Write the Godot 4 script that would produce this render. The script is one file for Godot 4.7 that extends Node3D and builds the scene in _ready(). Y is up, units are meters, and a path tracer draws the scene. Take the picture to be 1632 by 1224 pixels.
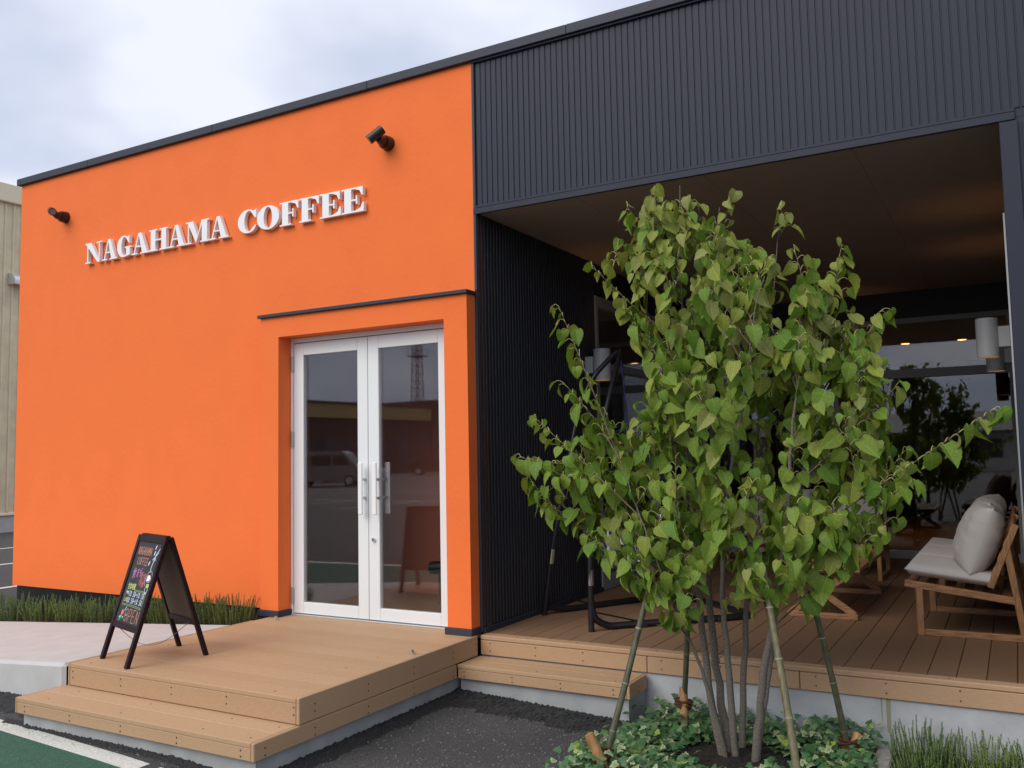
extends Node3D

# ------------------------------------------------------------------ mesh builder
class MB:
	var v := PackedVector3Array()
	var n := PackedVector3Array()
	var uv := PackedVector2Array()
	var col := PackedColorArray()
	var idx := PackedInt32Array()
	var tint := Color(1, 1, 1)

	func vert(p: Vector3, nn: Vector3, t := Vector2.ZERO) -> int:
		v.append(p); n.append(nn); uv.append(t); col.append(tint)
		return v.size() - 1

	func face(pts: Array, out: Vector3, uvs: Array = []) -> void:      # flat convex polygon, turned so that it looks along out
		var nn: Vector3 = (pts[1] - pts[0]).cross(pts[2] - pts[0])
		if nn.length() < 1e-12 and pts.size() > 3:
			nn = (pts[2] - pts[0]).cross(pts[3] - pts[0])
		nn = nn.normalized()
		var flip := nn.dot(out) < 0.0
		if flip: nn = -nn
		var b := v.size()
		for i in pts.size():
			vert(pts[i], nn, uvs[i] if uvs.size() > i else Vector2.ZERO)
		for i in range(1, pts.size() - 1):
			if flip: idx.append_array([b, b + i, b + i + 1])
			else: idx.append_array([b, b + i + 1, b + i])

	func box(c: Vector3, s: Vector3, bev := 0.0, bs := Basis.IDENTITY) -> void:
		var h := s * 0.5
		var P := func(sg: Vector3, ax: int) -> Vector3:
			var q := Vector3.ZERO
			for k in 3: q[k] = sg[k] * (h[k] if (k == ax or bev <= 0.0) else h[k] - bev)
			return c + bs * q
		for ax in 3:
			var j := (ax + 1) % 3
			var k := (ax + 2) % 3
			for sgn in [-1.0, 1.0]:
				var q := []
				for w in [[-1.0, -1.0], [1.0, -1.0], [1.0, 1.0], [-1.0, 1.0]]:
					var sg := Vector3.ZERO
					sg[ax] = sgn; sg[j] = w[0]; sg[k] = w[1]
					q.append(P.call(sg, ax))
				var o := Vector3.ZERO
				o[ax] = sgn
				face(q, bs * o)
		if bev <= 0.0: return
		for ax in 3:
			var j := (ax + 1) % 3
			var k := (ax + 2) % 3
			for a in [-1.0, 1.0]:
				for b in [-1.0, 1.0]:
					var s0 := Vector3.ZERO
					s0[ax] = a; s0[j] = b; s0[k] = -1.0
					var s1 := s0
					s1[k] = 1.0
					var o := Vector3.ZERO
					o[ax] = a; o[j] = b
					face([P.call(s0, ax), P.call(s1, ax), P.call(s1, j), P.call(s0, j)], bs * o)
		for a in [-1.0, 1.0]:
			for b in [-1.0, 1.0]:
				for d in [-1.0, 1.0]:
					var sg := Vector3(a, b, d)
					face([P.call(sg, 0), P.call(sg, 1), P.call(sg, 2)], bs * sg)

	func span(x0: float, x1: float, y0: float, y1: float, z0: float, z1: float, bev := 0.0) -> void:
		box(Vector3((x0 + x1) / 2, (y0 + y1) / 2, (z0 + z1) / 2), Vector3(x1 - x0, y1 - y0, z1 - z0), bev)

	func bar(a: Vector3, b: Vector3, w: float, t: float, side: Vector3, bev := 0.0) -> void:   # a straight square bar from a to b, w along side
		var d := (b - a).normalized()
		var s := (side - d * side.dot(d)).normalized()
		box((a + b) / 2, Vector3(w, (b - a).length(), t), bev, Basis(s, d, s.cross(d)))

	func tube(pts: Array, rad: Array, sides := 8, cap := true, vscale := 1.0) -> void:
		var m := pts.size()
		var t0: Vector3 = (pts[1] - pts[0]).normalized()
		var u := t0.cross(Vector3(0.31, 0.17, 0.93)).normalized()
		var b := v.size()
		var run := 0.0
		for i in m:
			var t: Vector3
			if i == 0: t = pts[1] - pts[0]
			elif i == m - 1: t = pts[m - 1] - pts[m - 2]
			else: t = (pts[i + 1] - pts[i]).normalized() + (pts[i] - pts[i - 1]).normalized()
			t = t.normalized()
			u = (u - t * u.dot(t)).normalized()
			var w := t.cross(u)
			if i > 0: run += (pts[i] - pts[i - 1]).length()
			var r: float = rad[i] if i < rad.size() else rad[rad.size() - 1]
			for k in sides + 1:
				var a := TAU * k / sides
				var d := u * cos(a) + w * sin(a)
				vert(pts[i] + d * r, d, Vector2(float(k) / sides, run * vscale))
		for i in m - 1:
			for k in sides:
				var a := b + i * (sides + 1) + k
				var c := a + sides + 1
				idx.append_array([a, c, a + 1, a + 1, c, c + 1])
		if cap:
			for e in [0, m - 1]:
				var q := []
				for k in sides: q.append(v[b + e * (sides + 1) + k])
				var o: Vector3 = (pts[0] - pts[1]) if e == 0 else (pts[m - 1] - pts[m - 2])
				face(q, o)

	func prism(poly: PackedVector2Array, xf: Transform3D, depth: float) -> void:   # outline in xy, from z=0 to z=depth
		var tri := Geometry2D.triangulate_polygon(poly)
		var zn := xf.basis.z.normalized()
		for i in range(0, tri.size(), 3):
			for zz in [0.0, depth]:
				var q := []
				for k in 3:
					var p := poly[tri[i + k]]
					q.append(xf * Vector3(p.x, p.y, zz))
				face(q, zn if zz == depth and depth > 0 else -zn)
		var area := 0.0
		for i in poly.size():
			area += poly[i].cross(poly[(i + 1) % poly.size()])
		for i in poly.size():
			var a := poly[i]
			var b := poly[(i + 1) % poly.size()]
			var o := Vector2((b - a).y, -(b - a).x) * signf(area)
			face([xf * Vector3(a.x, a.y, 0), xf * Vector3(b.x, b.y, 0), xf * Vector3(b.x, b.y, depth), xf * Vector3(a.x, a.y, depth)], xf.basis * Vector3(o.x, o.y, 0))

	func grid(nu: int, nv: int, f: Callable) -> void:           # smooth sheet; f(u, v) gives a point; seen from the side where u x v points
		var b := v.size()
		for j in nv + 1:
			for i in nu + 1:
				var a := float(i) / nu
				var e := float(j) / nv
				var p: Vector3 = f.call(a, e)
				var du: Vector3 = f.call(a + 0.002, e) - f.call(a - 0.002, e)
				var dv: Vector3 = f.call(a, e + 0.002) - f.call(a, e - 0.002)
				var nn := du.cross(dv).normalized()
				vert(p, nn, Vector2(a, e))
		for j in nv:
			for i in nu:
				var a := b + j * (nu + 1) + i
				var c := a + nu + 1
				idx.append_array([a, c, a + 1, a + 1, c, c + 1])

	func mesh() -> ArrayMesh:
		var arr := []
		arr.resize(Mesh.ARRAY_MAX)
		arr[Mesh.ARRAY_VERTEX] = v
		arr[Mesh.ARRAY_NORMAL] = n
		arr[Mesh.ARRAY_TEX_UV] = uv
		arr[Mesh.ARRAY_COLOR] = col
		arr[Mesh.ARRAY_INDEX] = idx
		var m := ArrayMesh.new()
		m.add_surface_from_arrays(Mesh.PRIMITIVE_TRIANGLES, arr)
		return m

# ------------------------------------------------------------------ naming
var taken := {}

func numbered(parent: Node, called: String) -> String:
	var key := str(parent.get_instance_id()) + called
	var k: int = taken.get(key, 0)
	taken[key] = k + 1
	return called if k == 0 else "%s_%03d" % [called, k]

func put(parent: Node, called: String, o: Node3D) -> Node3D:
	o.name = numbered(parent, called)
	parent.add_child(o, true)
	return o

func part(parent: Node, called: String, mesh: Mesh, m: Material, xf := Transform3D.IDENTITY) -> MeshInstance3D:
	var o := MeshInstance3D.new()
	o.mesh = mesh
	o.set_surface_override_material(0, m)
	o.transform = xf
	put(parent, called, o)
	return o

func tag(o: Node, label: String, category: String, group := "") -> void:
	o.set_meta("label", label)
	o.set_meta("category", category)
	if group != "": o.set_meta("group", group)

func thing(called: String, label: String, category: String, at := Vector3.ZERO, turn := 0.0, group := "") -> Node3D:
	var o := Node3D.new()
	o.position = at
	o.rotation.y = turn
	put(self, called, o)
	tag(o, label, category, group)
	return o

func struct(called: String, mesh: Mesh, m: Material) -> MeshInstance3D:
	var o := part(self, called, mesh, m)
	o.set_meta("kind", "structure")
	return o

func copy_of(src: Node3D, called: String, label: String, at: Vector3, turn := 0.0, group := "") -> Node3D:
	var r: Node3D = src.duplicate()
	put(self, called, r)
	r.position = at
	r.rotation.y = turn
	r.set_meta("label", label)
	if group != "": r.set_meta("group", group)
	return r

# ------------------------------------------------------------------ materials
func noise(freq: float, sd: int, kind := FastNoiseLite.TYPE_SIMPLEX_SMOOTH, oct := 3) -> FastNoiseLite:
	var f := FastNoiseLite.new()
	f.noise_type = kind
	f.seed = sd
	f.frequency = freq
	f.fractal_octaves = oct
	if kind == FastNoiseLite.TYPE_CELLULAR:
		f.cellular_return_type = FastNoiseLite.RETURN_CELL_VALUE
	return f

var tex_made := {}

func ntex(freq: float, sd: int, lo: Color, hi: Color, size := 512, kind := FastNoiseLite.TYPE_SIMPLEX_SMOOTH, oct := 4, mid := 0.0) -> NoiseTexture2D:
	var key := str([freq, sd, lo, hi, size, kind, oct, mid])
	if tex_made.has(key): return tex_made[key]
	var t := NoiseTexture2D.new()
	t.width = size
	t.height = size
	t.seamless = true
	t.noise = noise(freq, sd, kind, oct)
	var g := Gradient.new()
	g.set_color(0, lo)
	g.set_color(1, hi)
	if mid > 0.0:
		g.set_offset(0, mid)
	t.color_ramp = g
	tex_made[key] = t
	return t

func lin(r: float, g: float, b: float) -> Color:
	return Color(r, g, b).linear_to_srgb()

func grey(x: float) -> Color:
	return Color(x, x, x)

func plain(c: Color, rough := 0.7, metal := 0.0) -> StandardMaterial3D:
	var m := StandardMaterial3D.new()
	m.albedo_color = c
	m.roughness = rough
	m.metallic = metal
	return m

func textured(c: Color, rough: float, tex: Texture2D, sc: Vector3, bump: Texture2D = null, bump_cm := 0.0, bsc := Vector3.ZERO) -> StandardMaterial3D:
	var m := plain(c, rough)
	m.uv1_triplanar = true
	m.uv1_world_triplanar = true
	m.uv1_scale = sc
	m.albedo_texture = tex
	if bump:
		m.heightmap_enabled = true
		m.heightmap_texture = bump
		m.heightmap_scale = bump_cm
	return m

func glass_mat(a := 0.04, c := Color(0.1, 0.12, 0.12)) -> StandardMaterial3D:
	var m := plain(Color(c.r, c.g, c.b, a), 0.02)
	m.transparency = BaseMaterial3D.TRANSPARENCY_ALPHA
	return m

func glow(c: Color, e: float) -> StandardMaterial3D:
	var m := plain(c, 0.6)
	m.emission_enabled = true
	m.emission = c
	m.emission_energy_multiplier = e
	return m

var M := {}

func make_materials() -> void:
	var soft := ntex(0.012, 3, grey(0.88), grey(1.0))
	var fine := ntex(0.09, 7, grey(0.0), grey(1.0), 512, FastNoiseLite.TYPE_SIMPLEX_SMOOTH, 3)
	M.orange = textured(lin(0.86, 0.172, 0.033), 0.85, ntex(0.006, 5, grey(0.98), grey(1.0)), Vector3.ONE * 0.7, ntex(0.05, 9, grey(0), grey(1), 512, FastNoiseLite.TYPE_SIMPLEX_SMOOTH, 4), 0.10)
	M.metal = plain(lin(0.025, 0.029, 0.046), 0.65)
	M.metal.metallic_specular = 0.35
	M.metal.metallic_specular = 0.5
	M.rib = plain(lin(0.021, 0.026, 0.042), 0.5)
	M.rib.metallic_specular = 0.35
	M.dark_rib = plain(lin(0.032, 0.032, 0.039), 0.5)
	M.black = plain(lin(0.012, 0.012, 0.014), 0.35)
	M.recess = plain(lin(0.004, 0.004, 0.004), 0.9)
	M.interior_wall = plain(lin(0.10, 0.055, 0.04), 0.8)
	M.vestibule = plain(lin(0.42, 0.135, 0.085), 0.8)
	M.interior_white = plain(lin(0.55, 0.54, 0.52), 0.7)
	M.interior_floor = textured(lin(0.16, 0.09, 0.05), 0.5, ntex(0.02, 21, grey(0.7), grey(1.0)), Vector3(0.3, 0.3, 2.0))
	M.ceiling = textured(lin(0.38, 0.295, 0.255), 0.8, ntex(0.02, 23, grey(0.97), grey(1.0)), Vector3(0.4, 0.4, 0.4))
	var grain := ntex(0.05, 31, grey(0.91), grey(1.0), 512, FastNoiseLite.TYPE_SIMPLEX_SMOOTH, 5)
	var deckb := ntex(0.2, 33, grey(0), grey(1), 512, FastNoiseLite.TYPE_SIMPLEX_SMOOTH, 2)
	M.deck = []
	for k in 4:
		var c: Color = [lin(0.475, 0.302, 0.172), lin(0.460, 0.291, 0.163), lin(0.490, 0.313, 0.180), lin(0.470, 0.298, 0.170)][k]
		M.deck.append(textured(c, 0.72, grain, Vector3(0.7 + 0.1 * k, 5.0, 5.0), deckb, 0.03))
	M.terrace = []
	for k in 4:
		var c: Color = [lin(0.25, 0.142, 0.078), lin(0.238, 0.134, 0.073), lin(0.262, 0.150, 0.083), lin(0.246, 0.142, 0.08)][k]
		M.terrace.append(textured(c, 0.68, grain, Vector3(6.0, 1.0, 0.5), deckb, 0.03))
	M.screw = plain(lin(0.05, 0.03, 0.02), 0.6)
	M.concrete = textured(lin(0.355, 0.37, 0.373), 0.85, ntex(0.008, 41, grey(0.89), grey(1.0), 512, FastNoiseLite.TYPE_SIMPLEX_SMOOTH, 5), Vector3.ONE * 0.9, fine, 0.06)
	M.terrace_wall = textured(lin(0.48, 0.50, 0.515), 0.85, ntex(0.008, 41, grey(0.89), grey(1.0), 512, FastNoiseLite.TYPE_SIMPLEX_SMOOTH, 5), Vector3.ONE * 0.9, fine, 0.06)
	M.slab = textured(lin(0.495, 0.490, 0.482), 0.9, ntex(0.01, 43, grey(0.94), grey(1.0), 512, FastNoiseLite.TYPE_SIMPLEX_SMOOTH, 5), Vector3.ONE * 0.8, fine, 0.03)
	M.kerb = textured(lin(0.46, 0.45, 0.42), 0.9, ntex(0.02, 45, grey(0.74), grey(1.0), 512, FastNoiseLite.TYPE_SIMPLEX_SMOOTH, 5), Vector3.ONE * 1.5, fine, 0.1)
	M.asphalt = textured(lin(0.165, 0.164, 0.166), 0.85, ntex(0.16, 51, grey(0.56), grey(1.0), 1024, FastNoiseLite.TYPE_CELLULAR, 1), Vector3.ONE * 2.1, ntex(0.12, 53, grey(0), grey(1), 1024, FastNoiseLite.TYPE_SIMPLEX_SMOOTH, 3), 0.7)
	M.asphalt.vertex_color_use_as_albedo = true
	M.berm = textured(lin(0.030, 0.030, 0.032), 0.8, ntex(0.2, 55, grey(0.6), grey(1.0)), Vector3.ONE * 3.0, ntex(0.2, 57, grey(0), grey(1)), 0.4)
	M.green = textured(lin(0.072, 0.235, 0.150), 0.85, ntex(0.13, 61, grey(0.5), grey(1.0), 1024, FastNoiseLite.TYPE_CELLULAR, 1), Vector3.ONE * 2.2, ntex(0.12, 53, grey(0), grey(1), 1024, FastNoiseLite.TYPE_SIMPLEX_SMOOTH, 3), 0.6)
	M.line = textured(lin(0.78, 0.78, 0.72), 0.8, ntex(0.04, 63, grey(0.8), grey(1.0), 512, FastNoiseLite.TYPE_SIMPLEX_SMOOTH, 5), Vector3.ONE * 2.0, ntex(0.12, 53, grey(0), grey(1), 1024, FastNoiseLite.TYPE_SIMPLEX_SMOOTH, 3), 0.35)
	M.soil = textured(lin(0.040, 0.028, 0.022), 0.95, ntex(0.08, 65, grey(0.4), grey(1.0)), Vector3.ONE * 3.0, fine, 1.2)
	M.white = plain(lin(0.80, 0.81, 0.82), 0.45)
	M.door = plain(lin(0.74, 0.77, 0.78), 0.4)
	M.alu = plain(lin(0.42, 0.44, 0.45), 0.4, 0.35)
	M.frame = plain(lin(0.36, 0.37, 0.36), 0.5, 0.1)
	M.silver = plain(lin(0.62, 0.63, 0.64), 0.38, 0.55)
	M.lamp = plain(lin(0.58, 0.60, 0.61), 0.45)
	M.chrome = plain(lin(0.75, 0.75, 0.75), 0.12, 1.0)
	M.glass = glass_mat(0.03)
	M.sign = plain(lin(0.82, 0.82, 0.83), 0.35)
	M.board_wood = textured(lin(0.036, 0.014, 0.016), 0.5, ntex(0.03, 71, grey(0.6), grey(1.0)), Vector3(3, 3, 3))
	M.board_wood.metallic_specular = 0.25
	M.board_back = textured(lin(0.17, 0.12, 0.085), 0.8, ntex(0.03, 73, grey(0.85), grey(1.0)), Vector3(2, 2, 2))
	var wg := ntex(0.02, 75, grey(0.62), grey(1.0), 512, FastNoiseLite.TYPE_SIMPLEX_SMOOTH, 5)
	M.teak_x = textured(lin(0.54, 0.275, 0.125), 0.5, wg, Vector3(0.8, 7, 7))
	M.teak_y = textured(lin(0.54, 0.275, 0.125), 0.5, wg, Vector3(7, 0.8, 7))
	M.teak_z = textured(lin(0.54, 0.275, 0.125), 0.5, wg, Vector3(7, 7, 0.8))
	var weave := ntex(0.25, 77, grey(0.82), grey(1.0), 512, FastNoiseLite.TYPE_SIMPLEX_SMOOTH, 2)
	M.cushion = textured(lin(0.66, 0.62, 0.60), 0.95, weave, Vector3.ONE * 4.0, weave, 0.05)
	M.cushion.rim_enabled = true
	M.cushion.rim = 0.3
	M.bark = textured(lin(0.27, 0.235, 0.19), 0.9, ntex(0.03, 81, grey(0.5), grey(1.0), 512, FastNoiseLite.TYPE_SIMPLEX_SMOOTH, 5), Vector3(9, 4, 9), fine, 0.08)
	M.twig = plain(lin(0.115, 0.085, 0.05), 0.8)
	M.petiole = plain(lin(0.50, 0.49, 0.17), 0.7)
	M.bamboo = textured(lin(0.20, 0.19, 0.105), 0.5, ntex(0.02, 83, Color(0.62, 0.58, 0.5), grey(1.0), 512, FastNoiseLite.TYPE_SIMPLEX_SMOOTH, 5), Vector3(5, 1.3, 5))
	M.bamboo_dark = textured(lin(0.115, 0.125, 0.07), 0.55, ntex(0.02, 85, Color(0.6, 0.55, 0.5), grey(1.0), 512, FastNoiseLite.TYPE_SIMPLEX_SMOOTH, 5), Vector3(5, 1.3, 5))
	M.bamboo_ring = plain(lin(0.30, 0.28, 0.19), 0.7)
	M.peg = textured(lin(0.56, 0.30, 0.115), 0.6, wg, Vector3(6, 1, 6))
	M.rope = textured(lin(0.15, 0.055, 0.028), 0.95, ntex(0.2, 87, grey(0.5), grey(1.0)), Vector3.ONE * 6.0, fine, 0.4)
	M.burlap = textured(lin(0.34, 0.235, 0.16), 0.95, weave, Vector3.ONE * 5.0, weave, 0.2)
	M.beige = textured(lin(0.80, 0.72, 0.50), 0.6, soft, Vector3.ONE * 0.3)
	M.beige_trim = plain(lin(0.80, 0.73, 0.53), 0.6)
	M.store = plain(lin(0.55, 0.40, 0.17), 0.8)
	M.store_dark = plain(lin(0.09, 0.06, 0.05), 0.8)
	M.store_glass = plain(lin(0.05, 0.05, 0.055), 0.15)
	M.roof = plain(lin(0.10, 0.095, 0.10), 0.6)
	M.plaster = plain(lin(0.5, 0.46, 0.42), 0.85)
	M.steel = plain(lin(0.30, 0.25, 0.24), 0.6)
	M.tyre = plain(lin(0.02, 0.02, 0.02), 0.8)
	M.car_glass = plain(lin(0.02, 0.025, 0.03), 0.08)
	M.lens = glow(Color(1.0, 0.70, 0.38), 0.8)
	M.downlight = glow(Color(1.0, 0.72, 0.4), 3.0)
	M.stripe = plain(Color(1, 1, 1), 0.9)
	M.stripe.vertex_color_use_as_albedo = true
	M.rosemary = []
	for k in 3:
		var m := plain([lin(0.18, 0.285, 0.085), lin(0.16, 0.265, 0.09), lin(0.195, 0.30, 0.09)][k], 0.6)
		m.backlight_enabled = true
		m.backlight = Color(0.25, 0.25, 0.2)
		m.vertex_color_use_as_albedo = true
		M.rosemary.append(m)
	M.grit = plain(Color(1, 1, 1), 0.9)
	M.grit.vertex_color_use_as_albedo = true
	M.ivy = plain(Color(1, 1, 1), 0.45)
	M.ivy.vertex_color_use_as_albedo = true
	M.ivy.cull_mode = BaseMaterial3D.CULL_DISABLED
	M.ivy.backlight_enabled = true
	M.ivy.backlight = Color(0.3, 0.3, 0.25)
	var lt := leaf_texture()
	M.leaf = []
	for k in 5:
		var m := plain([lin(0.245, 0.365, 0.055), lin(0.205, 0.345, 0.048), lin(0.325, 0.400, 0.075), lin(0.165, 0.315, 0.045), lin(0.33, 0.385, 0.115)][k], 0.55)
		m.metallic_specular = 0.36
		m.albedo_texture = lt
		m.cull_mode = BaseMaterial3D.CULL_DISABLED
		m.backlight_enabled = true
		m.backlight = Color(0.8, 0.8, 0.55)
		M.leaf.append(m)

func leaf_texture() -> ImageTexture:      # midrib, side veins and a little mottling, over the width (u) and length (v) of a blade
	var s := 128
	var im := Image.create(s, s, false, Image.FORMAT_RGB8)
	var f := noise(0.05, 91)
	for y in s:
		for x in s:
			var u := (x + 0.5) / s * 2.0 - 1.0
			var t := (y + 0.5) / s
			var k := 0.86 + 0.10 * f.get_noise_2d(x, y)
			var vein := fposmod((t - absf(u) * 0.45) * 8.5, 1.0)
			k += 0.12 * exp(-pow((vein - 0.5) / 0.10, 2.0)) * (1.0 - absf(u) * 0.6)
			k -= 0.07 * exp(-pow((vein - 0.68) / 0.10, 2.0))
			k += 0.16 * exp(-pow(u / 0.045, 2.0))
			im.set_pixel(x, y, Color(minf(k * 1.02, 1.0), minf(k, 1.0), minf(k * 0.98, 1.0)))
	return ImageTexture.create_from_image(im)

# ------------------------------------------------------------------ camera, sky, sun
func make_camera() -> void:
	var c := Camera3D.new()
	c.name = "camera"
	add_child(c)
	var ry := Basis(Vector3.UP, 0.5148)
	var rx := Basis(Vector3.RIGHT, 0.0790)
	var rz := Basis(Vector3.BACK, -0.0196)
	c.transform = Transform3D(ry * rx * rz, Vector3(3.3393, 1.58, 5.39))
	c.fov = rad_to_deg(2.0 * atan(612.0 / 1416.77))
	c.near = 0.05
	c.far = 600.0
	c.current = true

func make_sky() -> void:
	var w := 1024
	var h := 512
	var im := Image.create(w, h, false, Image.FORMAT_RGBF)
	var f := noise(0.8, 11, FastNoiseLite.TYPE_SIMPLEX_SMOOTH, 5)
	var f2 := noise(0.35, 17, FastNoiseLite.TYPE_SIMPLEX_SMOOTH, 3)
	for y in h:
		var el := (0.5 - (y + 0.5) / h) * PI
		for x in w:
			var az := (x + 0.5) / w * TAU
			var d := Vector3(cos(el) * sin(az), sin(el), cos(el) * cos(az))
			var c: Vector3
			if d.y <= 0.0:
				c = Vector3(0.30, 0.30, 0.31)
			else:
				var p := Vector2(d.x, d.z) / (d.y + 0.22)
				var a := f.get_noise_2d(p.x * 1.9, p.y * 1.9)
				var b := f2.get_noise_2d(p.x, p.y)
				var base := Vector3(0.61, 0.68, 0.86).lerp(Vector3(0.575, 0.640, 0.800), smoothstep(0.0, 0.42, d.y)).lerp(Vector3(1.15, 1.18, 1.26), smoothstep(0.40, 1.0, d.y))
				var k := clampf(0.36 + 0.85 * a + 0.5 * b, 0.0, 1.0)
				k = k * k * (3.0 - 2.0 * k)
				c = base * (0.92 + 0.10 * k) + Vector3(0.21, 0.175, 0.11) * k * k
			im.set_pixel(x, y, Color(c.x, c.y, c.z))
	var pm := PanoramaSkyMaterial.new()
	pm.panorama = ImageTexture.create_from_image(im)
	pm.energy_multiplier = SKY_ENERGY
	var sky := Sky.new()
	sky.sky_material = pm
	var e := Environment.new()
	e.background_mode = Environment.BG_SKY
	e.sky = sky
	e.tonemap_mode = Environment.TONE_MAPPER_LINEAR
	e.tonemap_exposure = EXPOSURE
	e.sdfgi_enabled = true
	e.ssao_enabled = true
	e.ssil_enabled = true
	var we := WorldEnvironment.new()
	we.name = "world_environment"
	we.environment = e
	add_child(we)
	var s := DirectionalLight3D.new()
	s.name = "sun"
	s.light_color = Color(1.0, 0.97, 0.93)
	s.light_energy = SUN_ENERGY
	s.light_angular_distance = 45.0
	s.shadow_enabled = true
	s.look_at_from_position(Vector3.ZERO, Vector3(0.26, -0.62, -0.76), Vector3.UP)
	add_child(s)

const SKY_ENERGY := 0.80
const SUN_ENERGY := 0.5
const EXPOSURE := 1.40
const DECK := 0.337

func ground_y(x: float) -> float:
	return lerpf(0.02, -0.07, clampf((x + 0.6) / 1.8, 0.0, 1.0))

# ------------------------------------------------------------------ ground and paving
func make_ground() -> void:
	var xs := [-240.0, -60.0, -20.0, -6.0]
	for k in 46: xs.append(-3.6 + k * 0.15)
	xs.append_array([4.0, 20.0, 60.0, 240.0])
	var zs := [-240.0, -60.0, -20.0, -6.0]
	for k in 26: zs.append(k * 0.15)
	zs.append_array([8.0, 20.0, 60.0, 240.0])
	var patch := noise(0.9, 19, FastNoiseLite.TYPE_SIMPLEX_SMOOTH, 4)
	var tone := func(x: float, z: float) -> Color: return grey(clampf(0.86 + 0.34 * patch.get_noise_2d(x, z), 0.55, 1.15))
	var g := MB.new()
	for i in xs.size() - 1:
		for j in zs.size() - 1:
			var a := Vector3(xs[i], ground_y(xs[i]), zs[j])
			var b := Vector3(xs[i + 1], ground_y(xs[i + 1]), zs[j])
			var g0 := g.v.size()
			g.face([a, b, b + Vector3(0, 0, zs[j + 1] - zs[j]), a + Vector3(0, 0, zs[j + 1] - zs[j])], Vector3.UP)
			for k in 4: g.col[g0 + k] = tone.call(g.v[g0 + k].x, g.v[g0 + k].z)
	struct("asphalt_ground", g.mesh(), M.asphalt)
	# the painted white line and the green path in front of the steps
	var ln := MB.new()
	var gr := MB.new()
	var prev := []
	for k in 25:
		var x := -9.0 + k * 0.45
		var z0 := 2.2545 + 0.0755 * x
		var y := ground_y(x) + 0.004
		var row := [Vector3(x, y, z0), Vector3(x, y, z0 + 0.118), Vector3(x, y - 0.0005, z0 + 0.108), Vector3(x, y, z0 + 2.95), Vector3(x, y, z0 + 3.08)]
		if k > 0:
			ln.face([prev[0], row[0], row[1], prev[1]], Vector3.UP)
			ln.face([prev[3], row[3], row[4], prev[4]], Vector3.UP)
			gr.face([prev[2], row[2], row[3], prev[3]], Vector3.UP)
		prev = row
	struct("painted_line", ln.mesh(), M.line)
	struct("green_path", gr.mesh(), M.green)
	# stall lines of the car park, beside the shop and far in front of it
	var st := MB.new()
	for q in [[-7.98, -7.86, -9.0, 0.9], [-10.6, -10.48, -9.0, 0.9], [-13.2, -13.08, -9.0, 0.9]]:
		st.face([Vector3(q[0], 0.024, q[2]), Vector3(q[1], 0.024, q[2]), Vector3(q[1], 0.024, q[3]), Vector3(q[0], 0.024, q[3])], Vector3.UP)
	for q in [[-40.0, -12.0, 20.0], [-40.0, -12.0, 25.2], [-40.0, -10.0, 28.5]]:
		st.face([Vector3(q[0], 0.024, q[2]), Vector3(q[1], 0.024, q[2]), Vector3(q[1], 0.024, q[2] + 0.16), Vector3(q[0], 0.024, q[2] + 0.16)], Vector3.UP)
	for k in 9:
		var x := -38.0 + k * 2.9
		st.face([Vector3(x, 0.028, 15.6), Vector3(x + 0.14, 0.028, 15.6), Vector3(x + 0.14, 0.028, 20.0), Vector3(x, 0.028, 20.0)], Vector3.UP)
	for k in 12:
		var x := -8.0 + k * 2.4
		st.face([Vector3(x, 0.004 + ground_y(x), 33.0), Vector3(x + 1.3, 0.004 + ground_y(x), 33.0), Vector3(x + 1.3, 0.004 + ground_y(x), 33.18), Vector3(x, 0.004 + ground_y(x), 33.18)], Vector3.UP)
	struct("parking_line", st.mesh(), M.line)
	# concrete ramp that comes up from the left to the porch
	var rp := MB.new()
	var top := func(x: float) -> float: return DECK - 0.003 + 0.064 * (x + 1.9)
	var x0 := -6.6
	var x1 := -1.905
	var zf := 1.86
	var zb := 0.50
	var y0: float = top.call(x0)
	var y1: float = top.call(x1)
	var bv := 0.02
	rp.face([Vector3(x0, y0, zb), Vector3(x1 - bv, y1, zb), Vector3(x1 - bv, y1, zf - bv), Vector3(x0, y0, zf - bv)], Vector3.UP)
	rp.face([Vector3(x0, y0, zf - bv), Vector3(x1 - bv, y1, zf - bv), Vector3(x1 - bv, y1 - bv, zf), Vector3(x0, y0 - bv, zf)], Vector3(0, 1, 1))
	rp.face([Vector3(x0, y0 - bv, zf), Vector3(x1 - bv, y1 - bv, zf), Vector3(x1 - bv, -0.2, zf), Vector3(x0, -0.2, zf)], Vector3(0, 0, 1))
	rp.face([Vector3(x1 - bv, y1 - bv, zf), Vector3(x1, y1 - bv, zf - bv), Vector3(x1, -0.2, zf - bv), Vector3(x1 - bv, -0.2, zf)], Vector3(1, 0, 1))
	rp.face([Vector3(x1 - bv, y1, zf - bv), Vector3(x1, y1 - bv, zf - bv), Vector3(x1 - bv, y1 - bv, zf)], Vector3(1, 1, 1))
	rp.face([Vector3(x1 - bv, y1, zb), Vector3(x1, y1 - bv, zb), Vector3(x1, y1 - bv, zf - bv), Vector3(x1 - bv, y1, zf - bv)], Vector3(1, 1, 0))
	rp.face([Vector3(x0, y0, zb), Vector3(x1, y1 - bv, zb), Vector3(x1, -0.2, zb), Vector3(x0, -0.2, zb)], Vector3(0, 0, -1))
	struct("concrete_ramp", rp.mesh(), M.slab)
	# soil of the bed under the orange wall, and of the two beds before the terrace
	var rng := RandomNumberGenerator.new()
	rng.seed = 5
	var fn := noise(4.0, 12)
	var s1 := MB.new()
	s1.grid(60, 8, func(u, w): return Vector3(lerpf(-6.4, -1.95, u), top.call(lerpf(-6.4, -1.95, u)) - 0.03 + 0.02 * fn.get_noise_2d(u * 4.4, w * 0.6), lerpf(0.52, -0.06, w)))
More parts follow.
